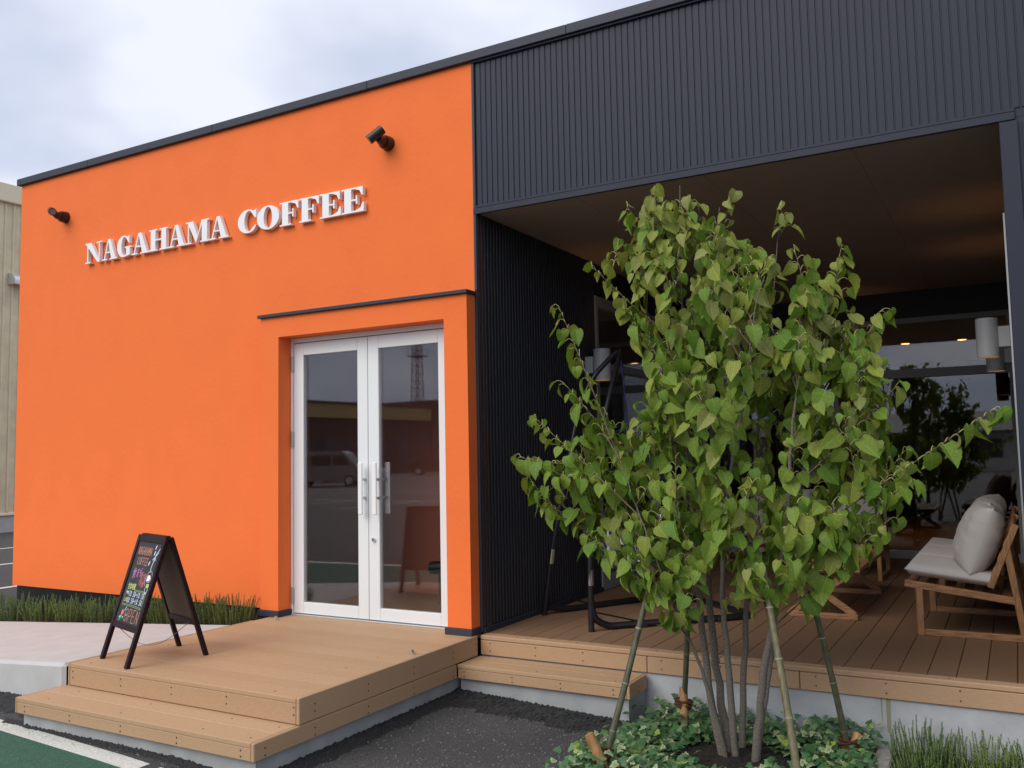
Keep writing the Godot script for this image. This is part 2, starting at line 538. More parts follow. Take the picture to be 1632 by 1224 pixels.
	struct("flower_bed_soil", s1.mesh(), M.soil)
	var s2 := MB.new()
	s2.grid(80, 70, func(u, w): return Vector3(lerpf(1.27, 2.575, u), -0.085 + 0.05 * exp(-Vector2(lerpf(1.27, 2.575, u) - 1.95, lerpf(1.42, 0.045, w) - 0.6).length_squared() * 9.0) + 0.018 * fn.get_noise_2d(u * 3.0, w * 3.0) + 0.008 * fn.get_noise_2d(u * 14.0, w * 14.0), lerpf(1.42, 0.045, w)))
	struct("tree_bed_soil", s2.mesh(), M.soil)
	var s3 := MB.new()
	s3.grid(40, 30, func(u, w): return Vector3(lerpf(2.68, 6.0, u), -0.085 + 0.02 * fn.get_noise_2d(u * 8.0, w * 3.0), lerpf(1.6, 0.04, w)))
	struct("shrub_bed_soil", s3.mesh(), M.soil)
	# loose black asphalt heaped along the foot of the steps
	var bm := MB.new()
	var rough := noise(28.0, 15, FastNoiseLite.TYPE_SIMPLEX_SMOOTH, 2)
	var heap := func(p0: Vector3, p1: Vector3, outw: Vector3, width: float, high: float, nn: int, k0: float) -> void:
		bm.grid(nn, 14, func(u, w):
			var p := p0.lerp(p1, u)
			var edge := width * lerpf(k0, 1.0, u) * (1.0 + 0.35 * rough.get_noise_2d(p.x * 0.25 + 3.0, p.z * 0.25))
			var q: Vector3 = p + outw * (w * edge)
			var hh := high * pow(1.0 - clampf(w, 0.0, 1.0), 1.3)
			var bump := rough.get_noise_2d(q.x * 1.6, q.z * 1.6) * 0.011 * (1.0 if w < 0.97 else 0.2)
			return Vector3(q.x, ground_y(q.x) - 0.004 + hh + maxf(bump, -0.008) * (1.0 - 0.3 * w), q.z))
	heap.call(Vector3(-2.1, 0, 2.10), Vector3(0.06, 0, 2.10), Vector3(0, 0, 1), 0.085, 0.032, 200, 0.4)
	heap.call(Vector3(0.0, 0, 2.2), Vector3(0.0, 0, 0.30), Vector3(1, 0, 0), 0.10, 0.04, 180, 1.0)
	heap.call(Vector3(0.0, 0, 0.31), Vector3(1.26, 0, 0.31), Vector3(0, 0, 1), 0.26, 0.05, 140, 1.0)
	heap.call(Vector3(-3.6, 0, 1.86), Vector3(-1.9, 0, 1.86), Vector3(0, 0, 1), 0.14, 0.08, 120, 1.0)
	var berm := part(self, "loose_asphalt", bm.mesh(), M.berm)
	berm.set_meta("kind", "stuff")
	tag(berm, "black crumbly asphalt edging heaped along the foot of the steps", "asphalt edging")
	# stones scattered on the asphalt
	var stn := MB.new()
	for k in 3000:
		var x := rng.randf_range(0.05, 1.2)
		var z := rng.randf_range(0.45, 2.3)
		if k > 2700:
			x = rng.randf_range(-3.0, 0.0); z = rng.randf_range(2.13, 2.2)
		var r := rng.randf_range(0.0015, 0.0040)
		var gt := pow(rng.randf(), 3.0) * 0.20 + 0.06
		stn.tint = Color(gt, gt, gt * 0.97)
		stn.box(Vector3(x, ground_y(x) + r * 0.5, z), Vector3(r * 2.4, r * 1.6, r * 2), r * 0.4, Basis.from_euler(Vector3(rng.randf() * 0.6, rng.randf() * 6.0, 0)))
	var grit := part(self, "loose_grit", stn.mesh(), M.grit)
	grit.set_meta("kind", "stuff")
	tag(grit, "pale grit scattered on the dark asphalt by the steps", "grit")

# ------------------------------------------------------------------ decks and steps
var screw_mesh: ArrayMesh

func screws(parent: Node, pts: Array, out: Vector3) -> void:
	var b := Basis(out.cross(Vector3.UP).normalized() if absf(out.y) < 0.9 else Vector3.RIGHT, out, Vector3.ZERO)
	b.z = b.x.cross(b.y)
	for p in pts:
		part(parent, "screw", screw_mesh, M.screw, Transform3D(b, p + out * 0.0008))

func board(parent: Node, called: String, x0: float, x1: float, y0: float, y1: float, z0: float, z1: float, m: Material, bev := 0.004) -> MeshInstance3D:
	var b := MB.new()
	b.box(Vector3.ZERO, Vector3(x1 - x0, y1 - y0, z1 - z0), bev)
	return part(parent, called, b.mesh(), m, Transform3D(Basis.IDENTITY, Vector3((x0 + x1) / 2, (y0 + y1) / 2, (z0 + z1) / 2)))

func make_decks() -> void:
	var sm := MB.new()
	sm.tube([Vector3(0, -0.002, 0), Vector3(0, 0.0006, 0)], [0.0048], 8)
	screw_mesh = sm.mesh()
	var rng := RandomNumberGenerator.new()
	rng.seed = 77
	# porch before the door, with its lower step
	var p := thing("entrance_porch", "tan composite deck porch with a lower step before the white doors", "porch")
	var fnd := MB.new()
	fnd.span(-1.90, -0.003, -0.3, 0.105, -0.02, 2.112)
	part(p, "foundation", fnd.mesh(), M.concrete)
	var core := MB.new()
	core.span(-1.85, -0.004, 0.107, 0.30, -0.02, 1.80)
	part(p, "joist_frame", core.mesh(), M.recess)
	var z := 1.8376
	var k := 0
	while z > 0.0:
		var zb := maxf(z - 0.1445, -0.015)
		board(p, "deck_board", -1.878, 0.0005, 0.312, DECK, zb + 0.0007, z - (0.0 if k == 0 else 0.0007), M.deck[k % 4], 0.0025 if k == 0 else 0.0008)
		z -= 0.1445
		k += 1
	board(p, "riser_board", -1.878, 0.0005, 0.202, 0.3105, 1.815, 1.8366, M.deck[1])
	board(p, "side_board", 0.0025, 0.0245, 0.2015, 0.3385, 0.08, 1.8376, M.deck[2])
	board(p, "edge_trim", -1.893, -1.8795, 0.10, DECK + 0.002, 0.30, 1.8376, M.deck[3], 0.002)
	for q in [[1.8195, 1.978, 2], [1.9805, 2.1505, 0]]:
		board(p, "step_board", -1.913, 0.0005, 0.174, 0.199, q[0], q[1], M.deck[q[2]], 0.0025)
	board(p, "step_riser", -1.913, 0.0005, 0.108, 0.1728, 2.130, 2.1495, M.deck[3])
	board(p, "step_side_board", 0.0025, 0.0245, 0.108, 0.1985, 0.345, 2.152, M.deck[0])
	board(p, "step_end_board", -1.931, -1.9145, 0.108, 0.1985, 1.88, 2.1505, M.deck[1])
	var a := []
	for x in [-1.846, -1.392, -0.949, -0.507, -0.013]:
		for y in [0.289, 0.251]: a.append(Vector3(x, y, 1.8366))
	for x in [-1.835, -1.415, -0.973, -0.528, -0.068]:
		for y in [0.155, 0.126]: a.append(Vector3(x, y, 2.1495))
	screws(p, a, Vector3(0, 0, 1))
	a = []
	for zz in [1.717, 1.271, 0.829, 0.387, 0.106]:
		for y in [0.284, 0.246]: a.append(Vector3(0.0245, y, zz))
	for zz in [2.077, 1.717, 1.273, 0.83, 0.39]:
		for y in [0.16, 0.124]: a.append(Vector3(0.0245, y, zz))
	screws(p, a, Vector3(1, 0, 0))
	a = []
	for x in [-1.7, -1.05, -0.4, -0.06]:
		for zz in [1.895, 2.09]: a.append(Vector3(x, 0.199, zz))
	for x in [-1.75, -0.2]:
		for zz in [1.78, 1.2, 0.9]: a.append(Vector3(x, DECK, zz))
	screws(p, a, Vector3.UP)
	# step from the asphalt up to the terrace
	var s := thing("terrace_step", "tan composite step on a concrete base at the terrace edge", "step")
	var sb := MB.new()
	sb.span(0.03, 1.225, -0.3, 0.105, 0.04, 0.308)
	part(s, "foundation", sb.mesh(), M.concrete)
	board(s, "tread_board", 0.027, 1.2265, 0.174, 0.199, 0.195, 0.343, M.deck[2], 0.0025)
	board(s, "tread_board", 0.027, 1.2265, 0.174, 0.199, 0.058, 0.1925, M.deck[0], 0.0025)
	board(s, "riser_board", 0.027, 1.2265, 0.108, 0.1728, 0.320, 0.341, M.deck[1])
	board(s, "end_board", 1.2285, 1.2475, 0.108, 0.1985, 0.062, 0.343, M.deck[3])
	a = []
	for x in [0.076, 0.441, 0.786, 1.141]:
		for y in [0.156, 0.126]: a.append(Vector3(x, y, 0.341))
	screws(s, a, Vector3(0, 0, 1))
	screws(s, [Vector3(1.2475, 0.155, 0.2), Vector3(1.2475, 0.125, 0.2)], Vector3(1, 0, 0))
	screws(s, [Vector3(1.14, 0.199, 0.3), Vector3(0.6, 0.199, 0.3)], Vector3.UP)
	# terrace under the roof
	var t := thing("terrace_deck", "brown plank terrace deck under the dark roof", "deck")
	var tb := MB.new()
	tb.span(0.03, 6.0, -0.4, 0.205, -5.5, 0.032)
	part(t, "foundation", tb.mesh(), M.terrace_wall)
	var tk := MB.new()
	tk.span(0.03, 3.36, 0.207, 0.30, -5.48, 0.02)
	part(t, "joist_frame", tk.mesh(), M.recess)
	for i in 24:
		var xr := 3.4146 - i * 0.1446
		var xl := maxf(xr - 0.1446, 0.03)
		if xr < 0.05: break
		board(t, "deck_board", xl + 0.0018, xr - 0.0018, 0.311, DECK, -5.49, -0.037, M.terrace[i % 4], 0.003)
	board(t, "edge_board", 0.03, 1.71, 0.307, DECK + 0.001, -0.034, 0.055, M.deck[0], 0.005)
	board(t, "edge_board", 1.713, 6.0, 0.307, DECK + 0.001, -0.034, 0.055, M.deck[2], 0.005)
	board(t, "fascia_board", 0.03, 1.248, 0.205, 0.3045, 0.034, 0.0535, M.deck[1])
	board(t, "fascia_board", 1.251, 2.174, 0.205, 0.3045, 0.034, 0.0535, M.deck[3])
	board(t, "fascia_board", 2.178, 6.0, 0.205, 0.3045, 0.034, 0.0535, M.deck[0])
	a = []
	for x in [0.107, 0.459, 0.808, 1.345, 1.716, 2.267, 2.638, 3.002, 3.4]:
		for y in [0.288, 0.236]: a.append(Vector3(x, y, 0.0535))
	screws(t, a, Vector3(0, 0, 1))
	a = []
	for x in [0.3, 0.75, 1.3, 1.75, 2.3, 2.95]: a.append(Vector3(x, DECK + 0.001, 0.01))
	screws(t, a, Vector3.UP)
	# streaks of algae down the concrete
	var stk := MB.new()
	for q in [[2.632, 2.655, 0.20, 0.02], [2.606, 2.612, 0.20, 0.06]]:
		stk.face([Vector3(q[0], q[3], 0.0327), Vector3(q[1] - 0.004, q[3], 0.0327), Vector3(q[1], q[2], 0.0327), Vector3(q[0] - 0.003, q[2], 0.0327)], Vector3(0, 0, 1))
	part(t, "algae_streak", stk.mesh(), plain(lin(0.26, 0.255, 0.17), 0.9))
	# low kerbs round the tree bed
	var kx := thing("bed_kerb", "grey concrete kerb between the asphalt and the tree bed", "kerb", Vector3.ZERO, 0.0, "kerbs of the tree bed")
	var z0 := 0.05
	for i in 3:
		board(kx, "kerb_stone", 1.165, 1.265, -0.25, -0.052, z0, z0 + 0.597, M.kerb, 0.008)
		z0 += 0.6
	var k2 := thing("bed_kerb", "grey concrete kerb between the ivy and the rosemary at the terrace wall", "kerb", Vector3.ZERO, 0.0, "kerbs of the tree bed")
	z0 = 0.04
	for i in 3:
		board(k2, "kerb_stone", 2.58, 2.675, -0.25, -0.052, z0, z0 + 0.597, M.kerb, 0.008)
		z0 += 0.6

# ------------------------------------------------------------------ the shop
func pane(parent: Node, x0: float, x1: float, y0: float, y1: float, z: float) -> void:
	for dz in [0.0, -0.016]:
		var b := MB.new()
		b.box(Vector3.ZERO, Vector3(x1 - x0, y1 - y0, 0.005))
		part(parent, "glass_pane", b.mesh(), M.glass, Transform3D(Basis.IDENTITY, Vector3((x0 + x1) / 2, (y0 + y1) / 2, z + dz)))

func make_shop() -> void:
	var s := thing("coffee_shop", "orange coffee shop with dark ribbed metal front and roofed terrace", "shop")
	var b := MB.new()
	b.span(-5.52, -1.80, 0.372, 4.46, -0.15, 0.0)
	b.span(-1.80, -0.197, 2.56, 4.46, -0.15, 0.0)
	b.span(-0.197, 0.0, 0.372, 4.46, -0.15, 0.0)
	part(s, "orange_wall", b.mesh(), M.orange)
	b = MB.new()
	b.span(-1.993, -1.80, 0.386, 2.724, 0.0005, 0.118)
	b.span(-0.197, -0.0005, 0.386, 2.724, 0.0005, 0.118)
	b.span(-1.80, -0.197, 2.56, 2.724, 0.0005, 0.118)
	part(s, "door_surround", b.mesh(), M.orange)
	b = MB.new()
	b.span(-5.52, -5.37, 0.372, 4.46, -12.0, -0.15)
	part(s, "side_wall", b.mesh(), M.orange)
	b = MB.new()
	b.span(-5.49, -2.0, -0.1, 0.370, -0.14, -0.03)
	b.span(-5.49, -5.39, -0.1, 0.370, -11.9, -0.14)
	part(s, "base_strip", b.mesh(), M.black)
	for q in [[-2.005, -1.785], [-0.213, 0.012]]:
		b = MB.new()
		b.span(q[0], q[1], DECK, 0.384, -0.06, 0.135, 0.003)
		part(s, "plinth", b.mesh(), M.metal)
	b = MB.new()
	b.span(-2.012, 0.016, 2.7255, 2.752, 0.001, 0.145, 0.003)
	part(s, "door_canopy", b.mesh(), M.metal)
	var cx := [-5.56, -4.40, -2.68, -0.947, 0.79, 2.52, 4.25, 6.0]
	for i in cx.size() - 1:
		b = MB.new()
		b.span(cx[i] + 0.001, cx[i + 1] - 0.001, 4.462, 4.53, -0.2, 0.035, 0.003)
		part(s, "roof_coping", b.mesh(), M.metal)
	# dark ribbed fascia over the terrace
	b = MB.new()
	b.span(0.001, 6.0, 3.336, 4.46, -0.15, -0.010)
	var fascia := part(s, "fascia", b.mesh(), M.rib)
	var rb := MB.new()
	rb.box(Vector3.ZERO, Vector3(0.0360, 1.062, 0.006), 0.0018)
	var rm := rb.mesh()
	for i in 140:
		var x := 0.039 + i * 0.0445
		if x > 5.96: break
		part(fascia, "siding_rib", rm, M.rib, Transform3D(Basis.IDENTITY, Vector3(x + 0.011, 3.915, -0.007)))
	b = MB.new()
	b.span(0.0, 3.425, 3.318, 3.362, -0.012, 0.012, 0.003)
	b.span(0.0, 3.425, 3.3645, 3.383, -0.012, 0.006, 0.002)
	part(fascia, "drip_trim", b.mesh(), M.rib)
	b = MB.new()
	b.span(0.0, 6.0, 4.447, 4.4615, -0.012, 0.016, 0.002)
	part(fascia, "head_trim", b.mesh(), M.rib)
	b = MB.new()
	b.span(0.0005, 0.022, 2.76, 4.4465, -0.012, 0.009, 0.002)
	b.span(0.0005, 0.022, 0.345, 2.724, -0.012, 0.009, 0.002)
	part(s, "corner_trim", b.mesh(), M.metal)
	# right pier
	b = MB.new()
	b.span(3.348, 6.0, -0.2, 3.334, -0.15, -0.010)
	var pier := part(s, "right_pier", b.mesh(), M.rib)
	for i in 111:
		var x := 3.463 + i * 0.0228
		var r2 := MB.new()
		r2.box(Vector3.ZERO, Vector3(0.0165, 2.94, 0.009), 0.002)
		part(pier, "siding_rib", r2.mesh(), M.rib, Transform3D(Basis.IDENTITY, Vector3(x, 1.83, -0.0035)))
	b = MB.new()
	b.span(3.347, 3.436, 0.345, 3.3165, -0.09, 0.008, 0.003)
	part(pier, "corner_trim", b.mesh(), M.rib)
	# terrace side walls
	b = MB.new()
	b.span(-0.15, 0.004, 0.30, 3.335, -2.06, -0.151)
	var sw := part(s, "terrace_side_wall", b.mesh(), M.dark_rib)
	rb = MB.new()
	rb.box(Vector3.ZERO, Vector3(0.013, 2.955, 0.0235), 0.003)
	rm = rb.mesh()
	for i in 46:
		part(sw, "siding_rib", rm, M.dark_rib, Transform3D(Basis.IDENTITY, Vector3(0.0105, 1.855, -0.035 - i * 0.0445)))
	b = MB.new()
	b.span(0.004, 0.034, 0.3375, 0.375, -2.06, -0.012, 0.003)
	part(sw, "base_trim", b.mesh(), M.metal)
	b = MB.new()
	b.span(3.36, 3.5, 0.30, 3.335, -5.6, -0.151)
	part(s, "terrace_end_wall", b.mesh(), M.dark_rib)
	b = MB.new()
	b.span(3.338, 3.359, 0.3375, 2.95, -0.62, -0.56)
	part(s, "end_wall_trim", b.mesh(), M.alu)
	# terrace ceiling of large panels
	var cb := MB.new()
	cb.span(0.001, 3.5, 3.352, 3.45, -5.6, -0.151)
	var ceil := part(s, "terrace_ceiling", cb.mesh(), M.recess)
	var px := [0.004, 0.785, 1.69, 2.59, 3.359]
	for i in 4:
		for q in [[-2.75, -0.0115], [-5.49, -2.754]]:
			b = MB.new()
			b.span(px[i] + 0.0009, px[i + 1] - 0.0009, 3.335, 3.3515, q[0], q[1], 0.001)
			part(ceil, "ceiling_panel", b.mesh(), M.ceiling)
	# back wall with two wide windows
	b = MB.new()
	b.span(0.0, 3.36, 3.03, 3.3345, -5.64, -5.492)
	part(s, "window_header", b.mesh(), M.dark_rib)
	b = MB.new()
	b.span(1.555, 1.77, 0.337, 3.029, -5.64, -5.48)
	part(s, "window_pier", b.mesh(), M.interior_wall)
	for q in [[0.004, 1.553], [1.772, 3.358]]:
		var w := Node3D.new()
		put(s, "terrace_window", w)
		var f := MB.new()
		f.span(q[0], q[0] + 0.055, 0.337, 3.028, -5.57, -5.47, 0.003)
		f.span(q[1] - 0.055, q[1], 0.337, 3.028, -5.57, -5.47, 0.003)
		f.span(q[0] + 0.055, q[1] - 0.055, 2.968, 3.028, -5.57, -5.47, 0.003)
		f.span(q[0] + 0.055, q[1] - 0.055, 2.352, 2.448, -5.56, -5.475, 0.003)
		part(w, "window_frame", f.mesh(), M.frame)
		f = MB.new()
		f.span(q[0] + 0.055, q[1] - 0.055, 0.3375, 0.425, -5.56, -5.465, 0.004)
		part(w, "window_sill", f.mesh(), M.alu)
		pane(w, q[0] + 0.055, q[1] - 0.055, 0.425, 2.352, -5.51)
		pane(w, q[0] + 0.055, q[1] - 0.055, 2.448, 2.968, -5.51)
	# window in the left side of the terrace
	var sd := Node3D.new()
	put(s, "terrace_window", sd)
	var sf := MB.new()
	for zz in [-2.062, -3.545, -5.03]:
		sf.span(-0.07, 0.025, 0.337, 3.03, zz - 0.055, zz, 0.003)
	for q in [[-3.545, -2.117], [-5.03, -3.60]]:
		sf.span(-0.068, 0.023, 2.93, 3.03, q[0], q[1], 0.003)
		sf.span(-0.066, 0.02, 2.352, 2.42, q[0], q[1], 0.003)
		sf.span(-0.068, 0.023, 0.3375, 0.45, q[0], q[1], 0.003)
	part(sd, "window_frame", sf.mesh(), M.frame)
	for q in [[-3.545, -2.117], [-5.03, -3.60]]:
		for r in [[0.45, 2.352], [2.42, 2.93]]:
			for dx in [0.0, -0.016]:
				var gb := MB.new()
				gb.box(Vector3.ZERO, Vector3(0.005, r[1] - r[0], q[1] - q[0]))
				part(sd, "glass_pane", gb.mesh(), M.glass, Transform3D(Basis.IDENTITY, Vector3(-0.02 + dx, (r[0] + r[1]) / 2, (q[0] + q[1]) / 2)))
	b = MB.new()
	b.span(-0.15, 0.004, 3.031, 3.335, -5.64, -2.061)
	b.span(-0.15, 0.0, 0.30, 3.03, -5.64, -5.087)
	part(s, "window_header", b.mesh(), M.dark_rib)
	# rooms behind the glass
	b = MB.new()
	b.span(-5.37, -0.15, 0.10, 0.328, -12.0, -0.152)
	b.span(-0.15, 6.0, 0.10, 0.328, -12.0, -5.641)
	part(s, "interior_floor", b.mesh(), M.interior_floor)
	b = MB.new()
	b.span(-5.37, -0.152, 3.05, 3.15, -11.85, -0.152)
	b.span(-0.152, 5.9, 3.05, 3.15, -11.85, -5.645)
	part(s, "interior_ceiling", b.mesh(), M.interior_white)
	b = MB.new()
	b.span(-5.52, 6.0, 0.0, 4.40, -12.15, -12.0)
	b.span(5.9, 6.0, 0.0, 4.40, -12.0, -0.16)
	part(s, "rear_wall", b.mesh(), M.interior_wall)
	b = MB.new()
	b.span(-5.37, 5.9, 4.30, 4.42, -12.0, -0.152)
	part(s, "roof_slab", b.mesh(), M.roof)
	b = MB.new()
	b.span(-5.36, -1.0, 0.329, 3.049, -1.5, -1.4)
	part(s, "vestibule_wall", b.mesh(), M.vestibule)
	b = MB.new()
	b.span(-1.0, -0.93, 0.329, 3.049, -1.5, -1.4, 0.003)
	b.span(-0.93, -0.16, 0.329, 0.45, -1.49, -1.41, 0.003)
	b.span(-0.93, -0.16, 2.5, 2.6, -1.49, -1.41, 0.003)
	part(s, "inner_door_frame", b.mesh(), M.interior_white)
	make_door(s)

func make_door(s: Node3D) -> void:
	var d := Node3D.new()
	put(s, "double_door", d)
	var b := MB.new()
	b.span(-1.7995, -1.778, 0.338, 2.559, -0.10, -0.022, 0.002)
	b.span(-0.246, -0.1975, 0.338, 2.559, -0.10, -0.022, 0.002)
	b.span(-1.778, -0.246, 2.522, 2.559, -0.10, -0.022, 0.002)
	part(d, "door_frame", b.mesh(), M.door)
	b = MB.new()
	b.span(-1.79, -0.21, DECK, 0.346, -0.12, -0.01, 0.002)
	part(d, "threshold", b.mesh(), M.silver)
	for q in [[-1.774, -1.013, -1.67, -1.113], [-1.008, -0.249, -0.906, -0.352]]:
		b = MB.new()
		b.span(q[0], q[2], 0.352, 2.516, -0.075, -0.030, 0.003)
		b.span(q[3], q[1], 0.352, 2.516, -0.075, -0.030, 0.003)
		b.span(q[2], q[3], 2.417, 2.516, -0.0745, -0.0305, 0.003)
		b.span(q[2], q[3], 0.352, 0.441, -0.0745, -0.0305, 0.003)
		part(d, "door_leaf", b.mesh(), M.door)
		pane(d, q[2], q[3], 0.441, 2.417, -0.044)
	for x in [-1.04, -0.905]:
		for zz in [0.030, -0.135]:
			b = MB.new()
			b.box(Vector3(x - 0.0 if zz > 0 else x, 1.342, zz), Vector3(0.042, 0.395, 0.016), 0.005)
			part(d, "pull_handle", b.mesh(), M.white)
			for y in [1.27, 1.41]:
				b = MB.new()
				b.span(x - 0.010, x + 0.010, y - 0.010, y + 0.010, minf(zz, -0.03) if zz > 0 else zz + 0.008, zz - 0.008 if zz > 0 else -0.075, 0.002)
				part(d, "handle_post", b.mesh(), M.silver)
	b = MB.new()
	b.tube([Vector3(-0.955, 0.955, -0.03), Vector3(-0.955, 0.955, -0.014), Vector3(-0.955, 0.955, -0.010)], [0.016, 0.016, 0.011], 16)
	part(d, "lock", b.mesh(), M.chrome)
	for y in [2.35, 1.736, 0.49]:
		b = MB.new()
		b.tube([Vector3(-1.781, y - 0.065, -0.021), Vector3(-1.781, y + 0.065, -0.021)], [0.009], 10)
		b.span(-1.797, -1.765, y - 0.06, y + 0.06, -0.0295, -0.0215, 0.001)
		part(d, "hinge", b.mesh(), M.alu)

# ------------------------------------------------------------------ sign letters
func poly(a: Array) -> PackedVector2Array:
	var p := PackedVector2Array()
	for i in range(0, a.size(), 2): p.append(Vector2(a[i], a[i + 1]))
	return p

func ring(m: Array, cx: float, cy: float, rx: float, ry: float, ix: float, iy: float, icx: float, a0: float, a1: float, nseg: int) -> void:
	for i in nseg:
		var t0 := deg_to_rad(lerpf(a0, a1, float(i) / nseg))
		var t1 := deg_to_rad(lerpf(a0, a1, float(i + 1) / nseg))
		m.append(poly([cx + rx * cos(t0), cy + ry * sin(t0), cx + rx * cos(t1), cy + ry * sin(t1), icx + ix * cos(t1), cy + iy * sin(t1), icx + ix * cos(t0), cy + iy * sin(t0)]))

func glyph(ch: String) -> Array:       # [width, pieces that butt edge to edge], cap height 1
	var m := []
	match ch:
		"E", "F":
			m.append(poly([0.12, 0.06, 0.42, 0.06, 0.42, 0.94, 0.12, 0.94]))
			m.append(poly([0, 0.94, 0.92, 0.94, 0.92, 1, 0, 1]))
			m.append(poly([0.92, 0.94, 0.56, 0.94, 0.78, 0.86, 0.87, 0.66, 0.92, 0.66]))
			m.append(poly([0.42, 0.47, 0.62, 0.47, 0.62, 0.53, 0.42, 0.53]))
			m.append(poly([0.62, 0.33, 0.68, 0.33, 0.68, 0.67, 0.62, 0.67, 0.62, 0.53, 0.62, 0.47]))
			if ch == "E":
				m.append(poly([0, 0, 0.96, 0, 0.96, 0.06, 0, 0.06]))
				m.append(poly([0.96, 0.06, 0.96, 0.36, 0.91, 0.36, 0.82, 0.15, 0.58, 0.06]))
				return [0.96, m]
			m.append(poly([0, 0, 0.56, 0, 0.56, 0.06, 0, 0.06]))
			return [0.92, m]
		"H":
			for x in [0.0, 0.64]:
				m.append(poly([x + 0.10, 0.06, x + 0.38, 0.06, x + 0.38, 0.94, x + 0.10, 0.94]))
				m.append(poly([x, 0, x + 0.48, 0, x + 0.48, 0.06, x, 0.06]))
				m.append(poly([x, 0.94, x + 0.48, 0.94, x + 0.48, 1, x, 1]))
			m.append(poly([0.38, 0.47, 0.74, 0.47, 0.74, 0.53, 0.38, 0.53]))
			return [1.12, m]
		"N":
			m.append(poly([0.05, 0.94, 0.42, 0.94, 0.90, 0.13, 0.96, 0.0, 0.82, 0.0]))
			m.append(poly([0.13, 0.06, 0.20, 0.06, 0.20, 0.757, 0.13, 0.842]))
			m.append(poly([0.90, 0.13, 0.96, 0.0, 0.96, 0.94, 0.90, 0.94]))
			m.append(poly([0, 0, 0.34, 0, 0.34, 0.06, 0, 0.06]))
			m.append(poly([0, 0.94, 0.42, 0.94, 0.42, 1, 0, 1]))
			m.append(poly([0.75, 0.94, 1.1, 0.94, 1.1, 1, 0.75, 1]))
			return [1.1, m]
		"A":
			m.append(poly([0.44, 1, 0.62, 1, 1.0, 0.06, 0.68, 0.06]))
			m.append(poly([0.15, 0.06, 0.22, 0.06, 0.468, 0.891, 0.44, 1]))
			m.append(poly([0.3007, 0.33, 0.611, 0.33, 0.5957, 0.39, 0.3186, 0.39]))
			m.append(poly([0.02, 0, 0.37, 0, 0.37, 0.06, 0.02, 0.06]))
			m.append(poly([0.57, 0, 1.1, 0, 1.1, 0.06, 0.57, 0.06]))
			return [1.1, m]
		"M":
			m.append(poly([0.13, 0.94, 0.44, 0.94, 0.68, 0.28, 0.60, 0.0]))
			m.append(poly([0.13, 0.06, 0.19, 0.06, 0.19, 0.82, 0.13, 0.94]))
			m.append(poly([0.60, 0.0, 0.93, 0.82, 0.93, 0.94, 0.90, 0.94, 0.68, 0.28]))
			m.append(poly([0.93, 0.06, 1.23, 0.06, 1.23, 0.94, 0.93, 0.94, 0.93, 0.82]))
			m.append(poly([0, 0, 0.34, 0, 0.34, 0.06, 0, 0.06]))
			m.append(poly([0.83, 0, 1.33, 0, 1.33, 0.06, 0.83, 0.06]))
			m.append(poly([0, 0.94, 0.44, 0.94, 0.44, 1, 0, 1]))
			m.append(poly([0.90, 0.94, 1.33, 0.94, 1.33, 1, 0.90, 1]))
			return [1.33, m]
		"O":
			ring(m, 0.5, 0.5, 0.5, 0.51, 0.19, 0.455, 0.5, 0, 360, 36)
			return [1.0, m]
		"C":
			ring(m, 0.47, 0.5, 0.47, 0.51, 0.21, 0.45, 0.52, 55, 312, 28)
			m.append(poly([0.7396, 0.9178, 0.86, 1.0, 0.86, 0.62, 0.81, 0.62, 0.6405, 0.8686]))
			m.append(poly([0.7845, 0.121, 0.6605, 0.1656, 0.83, 0.31, 0.87, 0.29]))
			return [0.88, m]
		"G":
			ring(m, 0.47, 0.5, 0.47, 0.51, 0.21, 0.45, 0.52, 55, 290, 26)
			m.append(poly([0.7396, 0.9178, 0.86, 1.0, 0.86, 0.64, 0.81, 0.64, 0.6405, 0.8686]))
			m.append(poly([0.6307, 0.0208, 0.5918, 0.0771, 0.64, 0.11, 0.64, 0.42, 0.90, 0.42, 0.90, 0.06]))
			m.append(poly([0.54, 0.42, 1.0, 0.42, 1.0, 0.475, 0.54, 0.475]))
			return [1.0, m]
	return [0.5, m]

func make_sign() -> void:
	var s := thing("shop_sign", "raised white serif letters reading NAGAHAMA COFFEE on the orange wall", "sign", Vector3(-4.397, 3.492, 0.0))
	var word := "NAGAHAMACOFFEE"
	var ex := [[-4.397, -4.150], [-4.147, -3.930], [-3.926, -3.725], [-3.722, -3.480], [-3.476, -3.225], [-3.222, -2.992], [-2.989, -2.697], [-2.694, -2.459], [-2.343, -2.126], [-2.120, -1.870], [-1.862, -1.657], [-1.648, -1.438], [-1.428, -1.212], [-1.202, -0.980]]
	for i in word.length():
		var g := glyph(word[i])
		var b := MB.new()
		var w: float = ex[i][1] - ex[i][0]
		for p in g[1]:
			var q := PackedVector2Array()
			for t in p: q.append(Vector2(t.x / g[0] * w, t.y * 0.198))
			b.prism(q, Transform3D.IDENTITY, 0.035)
		part(s, "letter", b.mesh(), M.sign, Transform3D(Basis.IDENTITY, Vector3(ex[i][0] + 4.397, 0, 0.007)))

